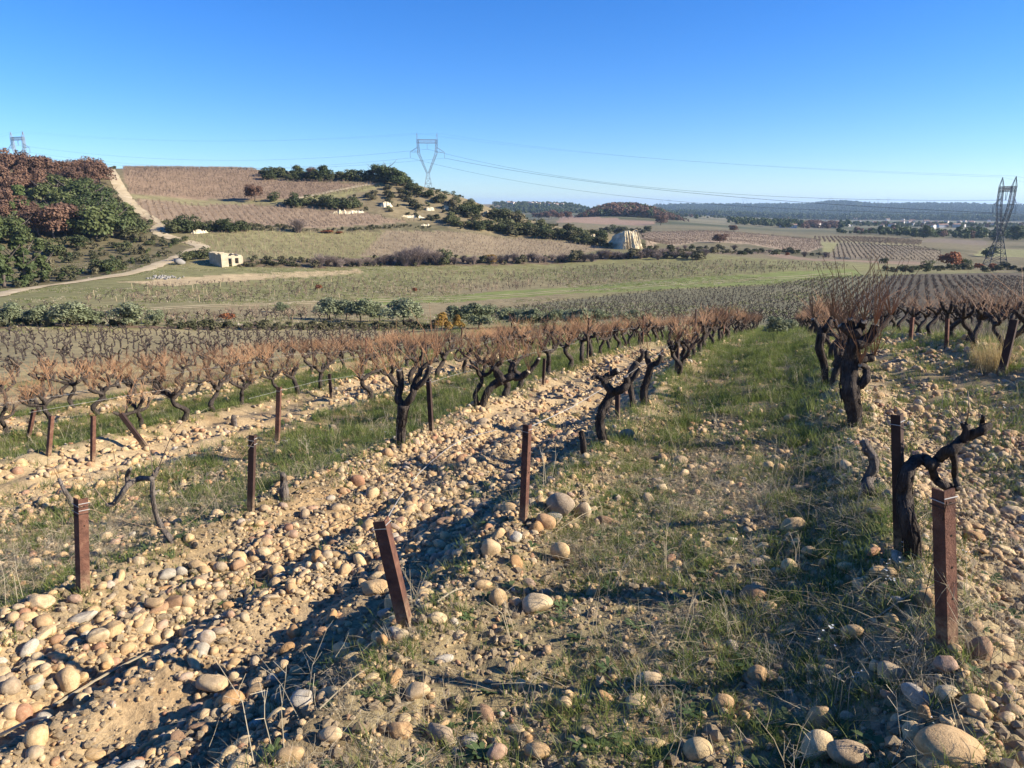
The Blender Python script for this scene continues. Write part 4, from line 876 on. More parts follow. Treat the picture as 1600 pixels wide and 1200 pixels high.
def vineyard(poly, a, b, gap, step, meshes, label, keep=.9, s=1.0, stakes=0.0, cap=9000, weed=None):
    """rows parallel to the line between two photo points on the land"""
    A, B = at(*a), at(*b); d = np.array([B.x - A.x, B.y - A.y]); d /= np.linalg.norm(d); nrm = np.array([-d[1], d[0]])
    lp = land_poly(poly); Q = np.array([[math.exp(l) * math.sin(z), math.exp(l) * math.cos(z)] for z, l in lp]); o0 = Q.mean(0)
    U = (Q - o0) @ d; W_ = (Q - o0) @ nrm
    uu = np.arange(U.min(), U.max(), step); ww = np.arange(W_.min(), W_.max(), gap); UU, WW = np.meshgrid(uu, ww)
    UU = UU + rng.normal(0, .25, UU.shape); WW = WW + rng.normal(0, .16, WW.shape)
    x = (o0[0] + UU * d[0] + WW * nrm[0]).ravel(); y = (o0[1] + UU * d[1] + WW * nrm[1]).ravel()
    ok = inpoly(lp, np.arctan2(x, y), np.log(np.hypot(x, y))) & (rng.random(x.shape) < keep)
    x, y = x[ok][:cap], y[ok][:cap]; n = len(x); z = ground(x, y)
    pick = rng.integers(0, len(meshes), n); ms = list(meshes)
    sz = s * rng.uniform(.8, 1.2, n)
    if stakes:
        ms = ms + [stake_pale]; ii = np.tile(np.arange(len(uu)), (len(ww), 1)).ravel()[ok][:cap]; st = (ii % max(2, int(round(.55 / stakes))) == 0) & (rng.random(n) < .85); pick[st] = len(ms) - 1
    scatter('vines', label, 'vines', ms, np.stack([x, y, z], 1), np.stack([rng.normal(0, .06, n), rng.normal(0, .06, n), rng.uniform(0, 6.3, n)], 1), sz, pick)
vineyard(FIELD_POLYS[1][1], (330,390), (700,383), 2.3, 1.3, fv_brown, 'rows of small vines and pale stakes on the green hill vineyard', .85, .9, .16)
vineyard(FIELD_POLYS[3][1], (250,330), (245,318), 2.2, 1.3, fv_brown, 'rows of brown vines on the middle terrace of the hill', .9, 1.15)
vineyard(FIELD_POLYS[4][1], (250,300), (500,300), 2.2, 1.2, fv_brown, 'rows of brown vines on the upper slope of the hill', .95, 1.2)
vineyard([(80,474),(230,446),(560,433),(900,418),(1150,408),(1320,414),(1330,421),(1180,429),(1000,439),(760,456),(560,465),(300,474)], (300,462), (900,432), 2.4, 1.4, fv_dark + fv_cane[:2], 'sparse vines and pale stakes in the green valley field', .62, 1.0, .10)
vineyard([(240,507),(560,499),(600,488),(520,484),(260,497)], (260,502), (560,494), 2.2, 1.2, fv_dark + fv_brown, 'brownish vines in the small patch among the olives', .9, 1.1)
vineyard([(0,478),(230,484),(260,497),(230,507),(0,505)], (20,492), (240,495), 2.4, 1.3, fv_dark, 'thin pruned vines around the olives at the left', .5)
vineyard(FIELD_POLYS[12][1], (1180,490), (1300,440), 1.25, 1.0, fv_dark, 'low pruned vines in regular rows filling the dark field', .85, .72)
vineyard(FIELD_POLYS[17][1], (1130,378), (1080,366), 3.6, 1.3, fv_brown, 'rows of vines on the striped plot beyond the cliff', .95, 1.0)
vineyard(FIELD_POLYS[18][1], (1400,402), (1380,386), 1.9, 1.4, fv_dark, 'rows of dark vines on the plot left of the pylon', .85, .95)
vineyard(FIELD_POLYS[19][1], (1400,382), (1380,375), 2.6, 1.3, fv_brown, 'rows of vines on the farthest striped plot', .9, 1.2)

# ================================================================== NEAR VINES
def vine_shape(seed, canes=58, cl=(.18, .50), h=None, along=True, cr=.0031, cmat='cane'):
    """trunk, arms and canes of one goblet vine, each its own mesh"""
    g = random.Random(seed); h = h or g.uniform(.38, .52); tm = MB()
    lean = Vector((g.uniform(-.16, .16), g.uniform(-.10, .10), h)); kx, ky = g.uniform(-.09, .09), g.uniform(-.08, .08); r0 = g.uniform(.036, .052)
    path = spline([(0, 0, -.12), (kx * .3, ky * .3, .02), (kx, ky, h * .4), (lean.x * .6 - kx * .5, lean.y * .6 - ky * .5, h * .74), lean], 4)
    tube(tm, path, [r0 * (1.25 - .5 * min(1, i / len(path)) + .12 * math.sin(i * 1.7 + seed)) for i in range(len(path))], 10, .10, rg=g, rib=.09)
    trunk = tm.mesh('trunk', M['bark'], True); arms = []; cm = MB()
    na = g.choice([3, 3, 4]); a0 = g.uniform(-.4, .4)
    for k in range(na):
        a = a0 + k * 2 * PI / na + g.uniform(-.4, .4); L = g.uniform(.18, .36); dx = math.cos(a) * L * (1.25 if along else .9); dy = math.sin(a) * L * (.6 if along else 1)
        e = lean + Vector((dx, dy, g.uniform(.05, .20))); m_ = lean.lerp(e, .5) + Vector((g.uniform(-.05, .05), g.uniform(-.05, .05), g.uniform(-.07, .05)))
        pp = spline([lean - Vector((0, 0, .03)), m_, e], 4); am = MB()
        tube(am, pp, [r0 * (.85 - .3 * i / len(pp)) * (1 + .22 * math.sin(i * 2.1 + k + seed)) for i in range(len(pp))], 8, .14, rg=g, rib=.08)
        kn = [e, m_, pp[len(pp) // 2 + 1]]
        for q in range(g.choice([1, 2, 2])):
            f = pp[g.randrange(3, len(pp) - 1)]; s = f + Vector((g.uniform(-.07, .07), g.uniform(-.07, .07), g.uniform(.05, .13))); tube(am, [f, s], [r0 * .5, r0 * .38], 6, .15, rg=g); kn.append(s)
        arms.append(am.mesh('arm', M['bark'], True))
        for q in range(canes // na):
            b = g.choice(kn); L = g.uniform(*cl); d = Vector((g.gauss(0, .42), g.gauss(0, .36), 1)).normalized(); bend = Vector((g.uniform(-.13, .13), g.uniform(-.13, .13), -.03)) * (L / .35); cr_ = cr * g.uniform(.65, 1.25)
            pts = [b, b + d * L * .35 + bend * .4, b + d * L * .7 + bend, b + d * L + bend * 1.4]; tube(cm, pts, [cr_ * 1.2, cr_, cr_ * .8, cr_ * .45], 3, cap=False)
            if g.random() < .35:
                f = pts[1]; tube(cm, [f, f + Vector((g.uniform(-.2, .2), g.uniform(-.2, .2), g.uniform(.1, .25)))], [cr * .6, cr * .35], 3, cap=False)
    return trunk, arms, (cm.mesh('canes', M[cmat]) if cm.v else None), r0
VS = [vine_shape(100 + k) for k in range(9)]
VSB = [vine_shape(130 + k, 6, (.08, .24), .42, False, .0035, 'dull_cane') for k in range(6)]        # pruned, few canes
VSC = [vine_shape(150 + k, 26, (.28, .74), .56, True, .0031) for k in range(4)]               # right hand rows, taller
def set_vine(shape, p, rz, s, label, group):
    tr, arms, cn, r0 = shape
    o = thing('grape_vine', label, 'vine', p, rz, group, s); obj('trunk', tr, o)
    for a in arms: obj('arm', a, o)
    if cn:
        c = obj('canes', cn, o); c['kind'] = 'stuff'
    return o
ROWNAME = {-3: 'third row right of the stony ground', -2: 'second row right of the stony ground', -1: 'row along the golden grass tufts', 0: 'row just right of the grassy path', 1: 'row just left of the grassy path', 2: 'second row left of the grassy path', 3: 'third row left of the grassy path', 4: 'fourth row left of the grassy path', 5: 'fifth row left of the grassy path', 6: 'sixth row left of the grassy path', 7: 'seventh row left of the grassy path'}
cand = []
EXT = {-3: (23, 34, .8), -2: (15, 31, .85), -1: (10.9, 27, .8), 0: (9.3, 44, .98), 1: (10.9, 45, .98), 2: (8.6, 43, .97), 3: (9.4, 41, .97), 4: (7.2, 39, .97), 5: (6.0, 37, .95), 6: (6.6, 35, .95), 7: (7.6, 31, .95)}
for k, (u0, u1, keep) in EXT.items():
    u = u0
    while u < u1:
        if rnd.random() < keep:
            v = ROW0 + ROWS * k + rnd.gauss(0, .05); x, y = xy_of(u, v); cand.append((x, y, k))
        u += rnd.uniform(.78, 1.0) if k < 4 else rnd.uniform(.62, .82)
for k in range(8, 27):
    u = 0.0
    while u < 62:
        x, y = xy_of(u, ROW0 + ROWS * k + rnd.gauss(0, .07)); r = math.hypot(x, y)
        if y > 3 and 21 < r < 68.5 and rnd.random() < .86 and -190 < proj((x, y, gz(x, y)))[0] < 640: cand.append((x, y, k))
        u += rnd.uniform(.95, 1.25)
cand.sort(key=lambda t: math.hypot(t[0], t[1])); NIND = 284
rest = []; seen = {}
for i, (x, y, k) in enumerate(cand):
    p = (x, y, gz(x, y) - .01); ang = PI / 2 - ROW_TH + rnd.choice([0, PI]) + rnd.uniform(-.35, .35); s = rnd.uniform(.78, 1.02)
    sh = rnd.choice(VSB) if k >= 8 else rnd.choice(VSC) if k < 0 else rnd.choice(VS)
    if k >= 8: s *= 1.12
    if i < NIND:
        seen[k] = seen.get(k, 0) + 1
        nm = ('black knotty pruned vine in the open block beyond the orange canes' if k >= 8 else nth(seen[k]) + ' bushy vine from the near end of the ' + ROWNAME[k])
        set_vine(sh, p, ang, s, nm, 'vines of the pruned block' if k >= 8 else 'vines in the ' + ROWNAME[k])
    else: rest.append((p, ang, s, 0 if k >= 8 else 1))
def joined(shape):
    tr, arms, cn, r0 = shape; me = bpy.data.meshes.new('whole_vine'); V, Fs, mi = [], [], []
    for src, q in [(tr, 0)] + [(a, 0) for a in arms] + ([(cn, 1)] if cn else []):
        n0 = len(V); V += [tuple(v.co) for v in src.vertices]; Fs += [tuple(i + n0 for i in f.vertices) for f in src.polygons]; mi += [q] * len(src.polygons)
    me.from_pydata(V, [], Fs); me.materials.append(M['bark']); me.materials.append(cn.materials[0] if cn else M['cane']); me.polygons.foreach_set('material_index', mi); me.update(); return me
JV = [joined(s) for s in VSB[:4] + VS[:4]]
if rest: scatter('vines', 'farthest vines of the rows and of the pruned block', 'vines', JV, [r_[0] for r_ in rest], [(0, 0, r_[1]) for r_ in rest], [r_[2] for r_ in rest], [rnd.randrange(4) + 4 * r_[3] for r_ in rest])

# ------------------------------------------------------------------ the single vines near the viewer, limb by limb
def limb_vine(label, base, limbs, mat='bark', canes=(), ncane=0, clen=(.3, .6), cmat='cane', name='grape_vine', spread=.5, cat='vine', side=None):
    """limbs: lists of photo points with thickness in photo pixels, set in depth round the base"""
    b = at(*base); s = pxm(b); o = thing(name, label, cat, (b.x, b.y, b.z)); g = random.Random(int(base[0] * 7 + base[1])); ends = []
    for li, (pts, nm) in enumerate(limbs):
        W_ = []; rad = []
        for i, (px, py, th) in enumerate(pts):
            dep = b.y + (0 if i == 0 and li == 0 else g.uniform(-.05, .05)); W_.append(on_plane(px, py, dep) - b); rad.append(th / 2 / s)
        if li == 0: W_[0].z -= .08
        S = spline(W_, 4); rr = [rad[min(i // 4, len(rad) - 1)] * (1 - (i % 4) / 4) + rad[min(i // 4 + 1, len(rad) - 1)] * ((i % 4) / 4) for i in range(len(S))]
        mb = MB(); tube(mb, S, [q * (1 + .09 * math.sin(i * 1.9 + li)) for i, q in enumerate(rr)], 12, .06, rg=g, rib=.10); prt = obj(nm, mb.mesh(nm, M[mat], True), o); ends.append(W_[-1])
        if li == 0 and rad[0] > .02:
            bs = MB()
            for q in range(22):
                i0 = g.randrange(0, max(1, len(S) - 5)); i1 = min(len(S) - 1, i0 + g.randrange(4, 10)); an = g.uniform(0, 6.28); sp = []
                for i in range(i0, i1 + 1):
                    d_ = (S[min(i + 1, len(S) - 1)] - S[max(i - 1, 0)]).normalized(); a_ = d_.orthogonal().normalized(); b_ = d_.cross(a_); an += g.uniform(-.16, .16)
                    lift = 1.02 + (.22 * g.random() if i in (i0, i1) else .04 * g.random()); sp.append(S[i] + (a_ * math.cos(an) + b_ * math.sin(an)) * rr[i] * lift)
                if len(sp) > 2: tube(bs, sp, [rr[i0] * g.uniform(.05, .12) * (1 - .5 * abs(2 * j / (len(sp) - 1) - 1)) for j in range(len(sp))], 4, .2, rg=g)
            o_ = obj('peeling_bark', bs.mesh('peeling_bark', M['pale_bark' if mat == 'pale_bark' else 'bark']), prt); o_['kind'] = 'stuff'
        if len(limbs) > 1 and li and rad[-1] > .012:
            q = S[-1]; dq = (S[-1] - S[-2]).normalized(); ct = MB(); tube(ct, [q, q + dq * .004], [rr[-1] * .85, rr[-1] * .78], 9); obj('pruning_cut', ct.mesh('pruning_cut', M['cut_wood']), prt)
    cm = MB()
    for pts in canes:
        W_ = [on_plane(px, py, b.y + g.uniform(-.08, .08)) - b for px, py in pts]; S = spline(W_, 3); tube(cm, S, [.0038 * (1 - .6 * i / len(S)) for i in range(len(S))], 4, cap=False)
    for e in ends[1:]:
        for q in range(ncane):
            L = g.uniform(*clen); d = Vector((g.uniform(-spread, spread), g.uniform(-spread, spread), 1)).normalized(); bend = Vector((g.uniform(-.1, .1), g.uniform(-.1, .1), 0))
            tube(cm, [e, e + d * L * .4, e + d * L * .75 + bend * .6, e + d * L + bend], [.0034, .0030, .0024, .0013], 3, cap=False)
    if cm.v:
        c = obj('canes', cm.mesh('canes', M[cmat])); c.parent = o; c['kind'] = 'stuff'
    return o
limb_vine('thick dark gnarled vine with a stubby side branch, first right of the path', (1338,664), [
    ([(1338,664,22),(1334,640,23),(1328,612,26),(1328,585,26),(1330,560,22),(1333,540,20),(1336,522,17)], 'trunk'),
    ([(1330,602,15),(1346,600,15),(1354,588,13),(1352,574,10),(1344,570,8)], 'arm'), ([(1334,564,12),(1352,560,14),(1366,559,10)], 'arm'),
    ([(1336,538,18),(1352,532,17),(1364,522,15),(1368,508,12)], 'arm'), ([(1336,526,16),(1322,514,14),(1312,508,10)], 'arm'), ([(1336,524,16),(1344,512,13),(1350,502,10)], 'arm'), ([(1334,524,13),(1330,508,11),(1328,498,8)], 'arm'), ([(1366,520,11),(1380,508,9),(1392,494,7)], 'arm')],
    ncane=14, clen=(.25, .72), spread=.5, canes=[[(1336,505),(1345,470),(1350,440),(1332,415)],[(1348,502),(1368,470),(1395,440),(1402,425)],[(1352,500),(1385,465),(1420,448)],[(1330,500),(1333,460),(1331,425)]])
limb_vine('pair of dark crossing vine trunks close behind the thick gnarled vine', (1302,598), [
    ([(1290,598,10),(1288,570,11),(1280,545,12),(1284,520,13)], 'trunk'), ([(1300,598,9),(1310,570,10),(1318,548,11),(1322,525,10)], 'trunk'), ([(1284,524,10),(1276,508,9),(1270,498,7)], 'arm'), ([(1284,522,10),(1294,508,9),(1300,496,7)], 'arm'), ([(1320,528,8),(1310,512,7),(1304,500,6)], 'arm')], ncane=14, clen=(.25, .68), spread=.45)
limb_vine('dead twisted vine leaning right beside the rusty angle post', (1430,866), [
    ([(1432,868,30),(1424,835,24),(1416,800,24),(1413,770,22),(1416,742,20),(1428,722,18),(1444,718,17),(1456,727,16)], 'trunk'),
    ([(1456,727,15),(1466,718,16),(1478,706,17),(1490,702,16),(1500,690,14),(1516,680,14),(1536,672,12),(1546,664,10)], 'arm'),
    ([(1488,704,12),(1492,725,9),(1492,745,9),(1498,762,8)], 'arm'), ([(1456,730,12),(1462,748,12),(1474,758,12),(1490,762,11),(1500,762,8)], 'arm'), ([(1506,690,12),(1510,672,11),(1504,660,8)], 'arm'), ([(1534,674,8),(1535,660,7),(1536,650,5)], 'arm')],
    canes=[[(1506,662),(1497,640),(1489,612)],[(1510,660),(1514,635),(1512,610)],[(1504,664),(1490,650),(1484,640)]], cmat='dull_cane')
limb_vine('twisted grey dead stump at the foot of the row right of the path', (1372,772), [
    ([(1374,774,16),(1356,762,17),(1358,745,15),(1366,728,15),(1362,712,13),(1350,702,8)], 'trunk'), ([(1366,714,12),(1354,698,14),(1349,688,14)], 'arm')], mat='pale_bark', name='vine_stump', cat='stump')
limb_vine('Y shaped vine with a dark forked head left of the stony strip', (628,694), [
    ([(628,696,16),(626,675,14),(628,655,15),(631,632,17)], 'trunk'), ([(631,634,12),(622,622,11),(626,600,10),(624,578,10)], 'arm'), ([(632,634,12),(644,618,11),(648,600,10),(655,585,9)], 'arm'), ([(650,606,9),(664,592,8),(672,572,7)], 'arm'), ([(655,588,8),(660,575,7),(682,560,6)], 'arm'), ([(626,606,8),(614,596,6),(606,585,5)], 'arm')], ncane=9, clen=(.25, .6),
    canes=[[(624,580),(612,555),(590,540)],[(672,572),(690,545),(700,520)],[(655,585),(650,550),(658,520)]])
limb_vine('bent vine with short bare arms, first in the row left of the path', (945,690), [
    ([(948,692,15),(938,668,14),(940,645,14),(950,625,14),(958,610,13)], 'trunk'), ([(956,612,12),(944,594,11),(956,584,10),(966,578,9)], 'arm'), ([(944,595,8),(932,588,7),(924,592,6)], 'arm'), ([(958,612,13),(972,608,13),(980,598,11),(978,588,9)], 'arm'), ([(975,606,9),(990,590,8),(1000,576,7)], 'arm')], canes=[[(946,590),(936,572),(925,560)],[(952,585),(952,570),(956,556)],[(1000,578),(1018,566),(1030,560)]])
limb_vine('pair of dark upright vines just behind the bent first vine', (1008,632), [
    ([(1010,632,13),(1006,612,11),(1012,590,10),(1018,568,10)], 'trunk'), ([(990,636,10),(985,605,9),(984,585,10),(996,566,10)], 'trunk'), ([(1018,570,9),(1028,566,8),(1034,555,7)], 'arm'), ([(1016,572,9),(1010,556,8),(1012,548,6)], 'arm'), ([(996,566,8),(1004,556,7),(1002,546,6)], 'arm')], ncane=3, clen=(.15, .4))
limb_vine('low crooked vine lying over the grass behind the rusty post', (283,850), [
    ([(284,852,9),(262,836,8.5),(248,815,7.5),(240,785,6.5),(238,750,6)], 'trunk'), ([(238,748,7),(218,748,8),(200,758,8),(188,775,8),(176,788,8),(166,788,5)], 'arm'), ([(200,758,8),(199,742,7),(204,732,5)], 'arm'), ([(238,748,7),(244,738,7),(248,730,5)], 'arm')],
    mat='pale_bark', canes=[[(240,742),(236,715),(232,690)],[(246,735),(260,700),(270,678),(290,655)],[(178,786),(184,755),(180,720),(176,700)],[(168,788),(150,765),(138,735)],[(248,735),(255,722),(268,712)]], cmat='dull_cane')
limb_vine('thin grey dead branch sticking up behind the rusty post', (118,800), [([(119,806,7),(112,785,8),(100,765,6),(92,748,5)], 'trunk')], mat='pale_bark', canes=[[(92,748),(86,738),(83,728)]], name='vine_stump', cat='stump')
limb_vine('grey broken stump between the second post and the stony ridge', (444,782), [([(446,784,15),(444,768,13),(443,752,9),(442,740,7)], 'trunk')], mat='pale_bark', name='vine_stump', cat='stump')
limb_vine('small cut stump on the grass left of the stony ridge', (366,664), [([(368,665,9),(365,656,8),(366,649,6)], 'trunk')], mat='pale_bark', name='vine_stump', cat='stump')
limb_vine('stump in the shade right of the slender rusty stake', (912,712), [([(914,714,11),(911,692,9),(908,674,8)], 'trunk')], name='vine_stump', cat='stump')
limb_vine('low sawn stump half sunk in the grass of the path edge', (916,728), [([(916,730,12),(915,722,11)], 'trunk')], mat='pale_bark', name='vine_stump', cat='stump')
limb_vine('vine trunk leaning hard to the right with a bushy head, second in the second row', (752,634), [
    ([(750,636,10),(762,612,11),(776,598,12),(786,594,14)], 'trunk'), ([(786,596,12),(778,582,10),(770,574,9)], 'arm'), ([(786,594,13),(800,588,12),(812,590,10),(826,580,9)], 'arm'), ([(800,590,9),(798,576,8),(804,566,7)], 'arm'), ([(826,582,8),(836,570,7),(842,560,6)], 'arm')], ncane=13, clen=(.3, .65))

# ------------------------------------------------------------------ rusty posts
def post(bpx, tpx, wpx, label, turn=.75, mat='rust', holes=0, wraps=0, name='vineyard_post', group='rusty vineyard posts'):
    b = at(*bpx); s = pxm(b); t = on_plane(tpx[0], tpx[1], b.y + .02); ax = (t - b); L = ax.length; wd = wpx / s / 1.25; th = .007
    o = thing(name, label, 'post', (b.x, b.y, b.z), 0, group); o.rotation_euler = ax.to_track_quat('Z', 'X').to_euler()
    inv = o.rotation_euler.to_matrix().inverted(); front = (inv @ Vector((-b.x, -b.y, 0))); front.z = 0; front.normalize(); rt = Vector((front.y * -1, front.x, 0)); rt = Vector((-front.y, front.x, 0))
    # two flanges meeting at an edge towards the viewer
    ang = turn
    fa = (-rt * math.cos(ang) - front * math.sin(ang)); fb = (rt * math.sin(ang) - front * math.cos(ang))
    e0 = front * wd * .3
    mb = MB(); poly = [e0, e0 + fa * wd, e0 + fa * wd + fb * th, e0 + fa * th + fb * th, e0 + fb * wd + fa * th, e0 + fb * wd]
    V = [(p.x, p.y, -.25) for p in poly] + [(p.x, p.y, L) for p in poly]; n = 6
    mb.add(V, [(i, (i + 1) % n, n + (i + 1) % n, n + i) for i in range(n)] + [(n, n + 1, n + 2, n + 3), (n, n + 3, n + 4, n + 5), (3, 2, 1, 0), (5, 4, 3, 0)])
    obj('angle_bar', mb.mesh('angle_bar', M[mat]), o)
    nb = fa * -1  # outward side of the second flange
    for k in range(holes):
        c = e0 + fb * wd * .55 - fa * .0003; hb = MB(); q = Vector((c.x, c.y, L * (.92 - .2 * k))); tube(hb, [q, q - fa * .0008], [.005, .005], 8); obj('hole', hb.mesh('hole', M['hole']), o)
    for k in range(wraps):
        zz = L * (.93 - .035 * k) ; lp = MB(); pts = [e0 * 1.12, e0 + fa * (wd + .006) - fb * .004, e0 + (fa + fb) * wd * .62, e0 + fb * (wd + .006) - fa * .004, e0 * 1.12]
        tube(lp, [(p.x, p.y, zz + .004 * i) for i, p in enumerate(pts)], [.0022] * 5, 4, cap=False); obj('wire_wrap', lp.mesh('wire_wrap', M['dark_rust'] if k % 2 else M['wire']), o)
    return o
post((1482,1012),(1476,766), 27, 'big rusty angle post with punched holes at the right front', .62, holes=4, wraps=2)
post((1411,864),(1407,648), 17, 'dark iron post just behind the dead twisted vine', .25, 'dark_rust', holes=2, wraps=1)
post((640,978),(601,812), 24, 'rusty angle post leaning left in the middle foreground', .30, holes=0, wraps=1)
post((820,818),(826,664), 13, 'slender rusty stake right of the leaning post', .5, holes=3, wraps=2)
post((126,928),(122,780), 18, 'rusty angle post with wire bound round its top at the left front', 1.15, holes=2, wraps=4)
post((394,801),(397,680), 11, 'dark rusty post in the middle of the left grass strip', .45, 'dark_rust', holes=2, wraps=3)
post((435,692),(438,605), 8, 'thin rusty stake on the stony ridge with wire at its foot', .4, wraps=1)
post((676,676),(671,590), 8, 'dark stake right of the Y shaped vine', .4, 'dark_rust', wraps=1)
post((144,722),(145,650), 7, 'third rusty stake from the left edge on the far stony strip', 1.0)
post((75,712),(80,650), 7, 'second rusty stake from the left edge, leaning right', 1.0)
post((43,688),(53,640), 6, 'leftmost rusty stake, short and leaning right', .9)
post((232,701),(190,645), 8, 'black iron bar leaning far to the left', .3, 'dark_rust')
post((967,657),(967,612), 8, 'dark stake behind the bent first vine', .3, 'dark_rust')
post((1060,582),(1060,530), 7, 'black post inside the row left of the path', .3, 'dark_rust')
post((519,623),(516,584), 5, 'dark thin stake between the left vines', .3, 'dark_rust')
post((1424,536),(1427,496), 6, 'rusty stake at the end of the right hand row', .4)
post((1480,546),(1482,498), 6, 'rusty stake between two dark right hand vines', .4)
post((1570,584),(1590,500), 13, 'stout leaning wooden stake at the right edge', .2, 'dark_rust')
post((850,602),(852,560), 5, 'thin dark stake in the second row left of the path', .3, 'dark_rust')
for k in range(1, 7):
    for u in np.arange(13 + k * .7, 34, 6.2):
        x, y = xy_of(u, ROW0 + k * ROWS); z = gz(x, y); h = rnd.uniform(.75, .95); mb = MB(); wq = .035
        box(mb, (0, 0, h / 2 - .1), (wq, .007, h + .2)); box(mb, (wq / 2 - .0035, .021, h / 2 - .1), (.0068, wq, h + .198))
        o = obj('row_stake', mb.mesh('row_stake', M['rust' if rnd.random() < .5 else 'dark_rust']), None, (x, y, z), (rnd.uniform(-.06, .06), rnd.uniform(-.06, .06), rnd.uniform(-.8, .8)))
        tag(o, nth(int(round((u - 13 - k * .7) / 6.2)) + 1) + ' thin stake standing among the vines of the ' + ROWNAME[k], 'post', 'stakes inside the vine rows')

# ------------------------------------------------------------------ wires
def wire(label, pts, r=.0026, mat='wire', name='trellis_wire', group='trellis wires'):
    mb = MB(); tube(mb, pts, [r] * len(pts), 5, cap=True); return tag(obj(name, mb.mesh(name, M[mat])), label, 'wire', group)
for k, u0 in ((0, 8.6), (1, 6.5), (2, 6.4), (3, 6.8), (4, 5.6), (5, 5.0)):
    pts = []
    for i, u in enumerate(np.arange(u0, 40, 1.4)):
        x, y = xy_of(u, ROW0 + k * ROWS + .02 * math.sin(i)); pts.append(Vector((x, y, gz(x, y) + .50 + .03 * math.sin(i * 2.3))))
    wire('wire strung along the ' + ROWNAME[k], pts, .0014)
a1 = on_plane(603, 813, at(640, 978).y + .02); a2 = on_plane(826, 668, at(820, 818).y + .02)
lie = [at(px, py) + Vector((0, 0, .055)) for px, py in [(628,782),(655,748),(690,716),(722,695),(762,682),(800,674)]]
wire('slack pale wire lying over the stones between the leaning post and the slender stake', spline([a1] + lie + [a2], 4), .0032)
wire('pale wire running from the slender stake up to the bent first vine', [a2, a2.lerp(on_plane(940, 608, at(945, 690).y), .5) - Vector((0, 0, .02)), on_plane(944, 606, at(945, 690).y)], .0024)
p0 = on_plane(1475, 775, at(1482, 1012).y); wire('thin wire hanging down from the big right front post to the grass', spline([p0 + Vector((-.02, -.05, 0)), at(1440, 990) + Vector((0, 0, .3)), at(1428, 1000) + Vector((0, 0, .01))], 5), .0018, 'dark_rust')
p1 = on_plane(122, 790, at(126, 928).y)
wire('slack wire from the left front post to the dark post in the grass strip', spline([p1, p1.lerp(on_plane(396, 690, at(394, 801).y), .5) - Vector((0, 0, .42)), on_plane(396, 690, at(394, 801).y)], 6), .0018, 'dark_rust')
for px, py, q, lb in [(440,742,1,'loose wire coil at the foot of the thin stake on the stony ridge')]:
    b = at(px, 692); mb = MB(); tube(mb, [(.10 * math.cos(t), .06 * math.sin(t), .03 + .02 * math.sin(t * 2.7)) for t in np.linspace(0, 13, 40)], [.0028] * 40, 4, cap=False)
    tag(obj('wire_coil', mb.mesh('wire_coil', M['wire']), None, b), lb, 'wire')
for k, (a, b, r, lb) in enumerate([((84,1112),(238,1030),.0075,'long pale dry stick across the stones at the lower left'),((0,1158),(78,1136),.008,'thick pale stick at the lower left corner'),((1368,975),(1462,930),.004,'pale dry stalk left of the big right front post'),((1340,945),(1375,917),.005,'short pale stalk in the shaded grass left of the right front post'),((684,948),(728,932),.004,'white dry stalk right of the foot of the leaning post'),((868,838),(940,800),.003,'thin dry stalk beside the large cobble of the ridge'),((1130,684),(1210,706),.006,'grey twig lying on the path'),((500,1118),(575,1060),.003,'pale straight stalk in the shaded grass at the bottom')]):
    A, B = at(*a), at(*b); m_ = A.lerp(B, .5) + Vector((.01, .02, .05)); mb = MB(); tube(mb, spline([A + Vector((0, 0, .03)), m_, B + Vector((0, 0, .05))], 3), [r * (1 - .06 * i) for i in range(7)], 5, .1); tag(obj('dry_stick', mb.mesh('dry_stick', M['straw'])), lb, 'stick', 'dry sticks on the ground')

# ================================================================== STONES
RK = [rock_mesh('cobble', 500 + k, 3, rnd.choice([.5, .6, .7, .8])) for k in range(10)] + [rock_mesh('broken_stone', 520 + k, 3, .6, True) for k in range(4)]
RK2 = [rock_mesh('cobble', 540 + k, 2, rnd.choice([.5, .6, .7, .8])) for k in range(10)] + [rock_mesh('broken_stone', 560 + k, 2, .6, True) for k in range(4)]
RK1 = [rock_mesh('pebble', 580 + k, 1, rnd.choice([.55, .65, .8]), k > 4) for k in range(7)]
CLD = [rock_mesh('clod', 600 + k, 1, .8, True) for k in range(4)]
for m_ in CLD: m_.materials.clear(); m_.materials.append(M['clod']); m_.polygons.foreach_set('use_smooth', [False] * len(m_.polygons))
nstone = 0
def stone(px, py, wpx, label, flat=None, asp=1.0, kind=None, group='large cobbles in the foreground', deep=.25):
    global nstone
    b = at(px, py + wpx * .18); s = wpx / pxm(b) / 2; k = kind if kind is not None else rnd.randrange(10); nstone += 1
    hz = s * (flat or .7) / .65
    o = obj('stone', RK[k], None, (b.x, b.y, b.z + s * .42 * (flat or .7) / .65), (rnd.uniform(-.25, .25), rnd.uniform(-.25, .25), rnd.uniform(-.4, .4)), (s, s * asp, hz))
    return tag(o, label, 'stone', group)
